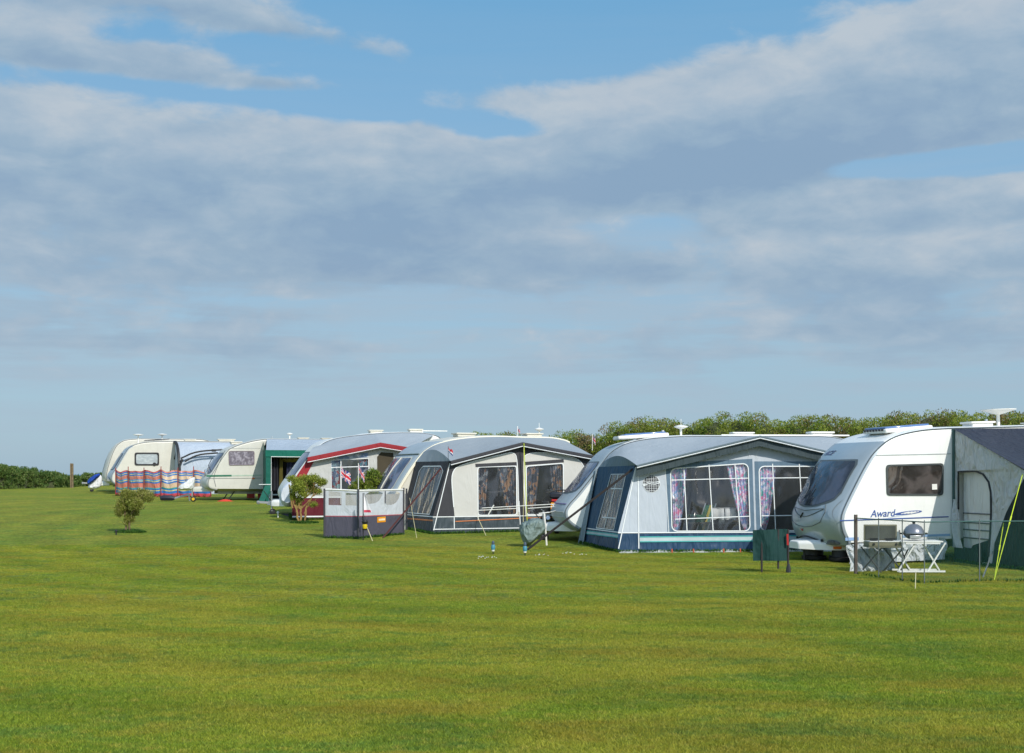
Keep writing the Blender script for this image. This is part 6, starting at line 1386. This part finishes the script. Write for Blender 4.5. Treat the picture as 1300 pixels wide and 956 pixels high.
t, Lx, H = tbl('folding_table', 'small dark legged stand carrying the two burner stove', 1099, 1141, mat('olive_metal', lin((112, 112, 92)), .5), 1, at(1120, 693, yT).z, .4)
for xx in (.1, Lx-.1):
    for sgn in (-1, 1):
        mb = MB(); mb.bar((xx-sgn*.14, sgn*.15, .0), (xx+sgn*.14, -sgn*.15, H-.03), .022, .02); mb.build('leg', mat('dark_leg', lin((84, 86, 84)), .6), t)
sx0 = gx(1120); st = thing('camping_stove', 'olive two burner camping stove with its lid raised', 'stove', (sx0, yT, at(1120, 693, yT).z))
mb = MB(); mb.box((0, 0, .04), (.58, .36, .08)); mb.build('case', mat('olive_enamel', lin((122, 120, 98)), .45), st, bev=.012)
mb = MB(); mb.box((0, -.02, .085), (.54, .34, .012)); mb.build('drip_tray', wpaint, st)
mb = MB(); mb.box((.02, .2, .23), (.60, .025, .29)); l_ = mb.build('lid', mat('olive_enamel', (0, 0, 0)), st, bev=.012)
mb = MB(); mb.box((.02, .182, .23), (.54, .012, .24)); mb.build('lid_lining', mat('sooty_steel', lin((70, 74, 66)), .6, var=.3), l_)
for xx in (-.15, .13):
    mb = MB(); mb.lathe([(0.001, .09), (.07, .095), (.075, .115), (.04, .12), (0.001, .12)], (xx, 0, 0), 14)
    for a_ in range(4): mb.bar((xx, 0, .13), (xx+.11*math.cos(a_*1.57+.4), .11*math.sin(a_*1.57+.4), .13), .01, .01)
    mb.build('burner', bplastic, st)
for xx in (-.2, .2):
    mb = MB(); mb.lathe([(0.001, -.02), (.022, -.02), (.02, .01), (0.001, .01)], (xx, -.19, .04), 10, 'Y'); mb.build('knob', bplastic, st)
# grey folding chair standing behind the table
c0 = Vector((gx(1146), yT+.9, gnd(gx(1146), yT+.9))); t = thing('folding_chair', 'grey fabric folding chair behind the tables, in front of the Award caravan', 'chair', c0)
mb = MB(); mb.grid(lambda s, r: (-.26+.52*s, .1+.12*r, .38+.3*r-.02*math.sin(3.1*s)), 6, 4); mb.build('backrest', cloth('grey_chair_cloth', (110, 122, 124), .5), t)
mb = MB(); mb.grid(lambda s, r: (-.26+.52*s, -.3+.42*r, .36-.03*math.sin(3.1*s)), 6, 4); mb.build('seat', cloth('grey_chair_cloth', (0, 0, 0)), t)
for sx in (-.27, .27):
    mb = MB(); mb.tube([(sx, -.3, 0), (sx, .12, .38), (sx, .24, .7)], .014, 6); mb.build('frame_leg', bplastic, t)
    mb = MB(); mb.tube([(sx, .25, 0), (sx, -.3, .37)], .014, 6); mb.build('frame_leg', bplastic, t)

# rough grass the mower misses, along skirts and walls
def fringe(name, pts, per, h=.05, seed=1):
    g = np.random.default_rng(seed); out = []
    for p, q in zip(pts, pts[1:]):
        n = int((q-p).length*per); f = g.random(n)
        for t_ in f:
            w_ = p.lerp(q, t_); x, y = w_.x+g.normal(0, .02), w_.y-.03+g.normal(0, .035); out.append((x, y, gnd(x, y)+g.uniform(0, h)))
    P = np.array(out); o0_ = P[0].copy(); o = leaves('long_grass', P, .022, grass_long, None, 3.2, np.array([0, 0, 1.8]), seed); o['kind'] = 'stuff'
for A_x in (A3, A2, A4):
    L_ = [A_x.M @ Vector(A_x.side(s, 0, .02)) for s in (0, .5, 1)]+[A_x.M @ Vector(A_x.front(A_x.b0[0]+(A_x.b1[0]-A_x.b0[0])*t_, 0, .03)) for t_ in (.0, .25, .5, .75, 1)]
    fringe('g', L_, 330, .05, 31)
fringe('g', [G(412, 683), G(455, 684), G(512, 678.5)], 330, .05, 33)
fringe('g', [G(1086, 729), G(1115, 733), G(1145, 737), G(1173, 741), G(1243, 738), G(1330, 738)], 60, .03, 34)
fringe('g', Wp[1:], 200, .07, 35)
fringe('g', [M1 @ Vector(s1w(y_, 0, .02)) for y_ in (-.05, -.8, -1.6, -2.4)], 260, .05, 36)
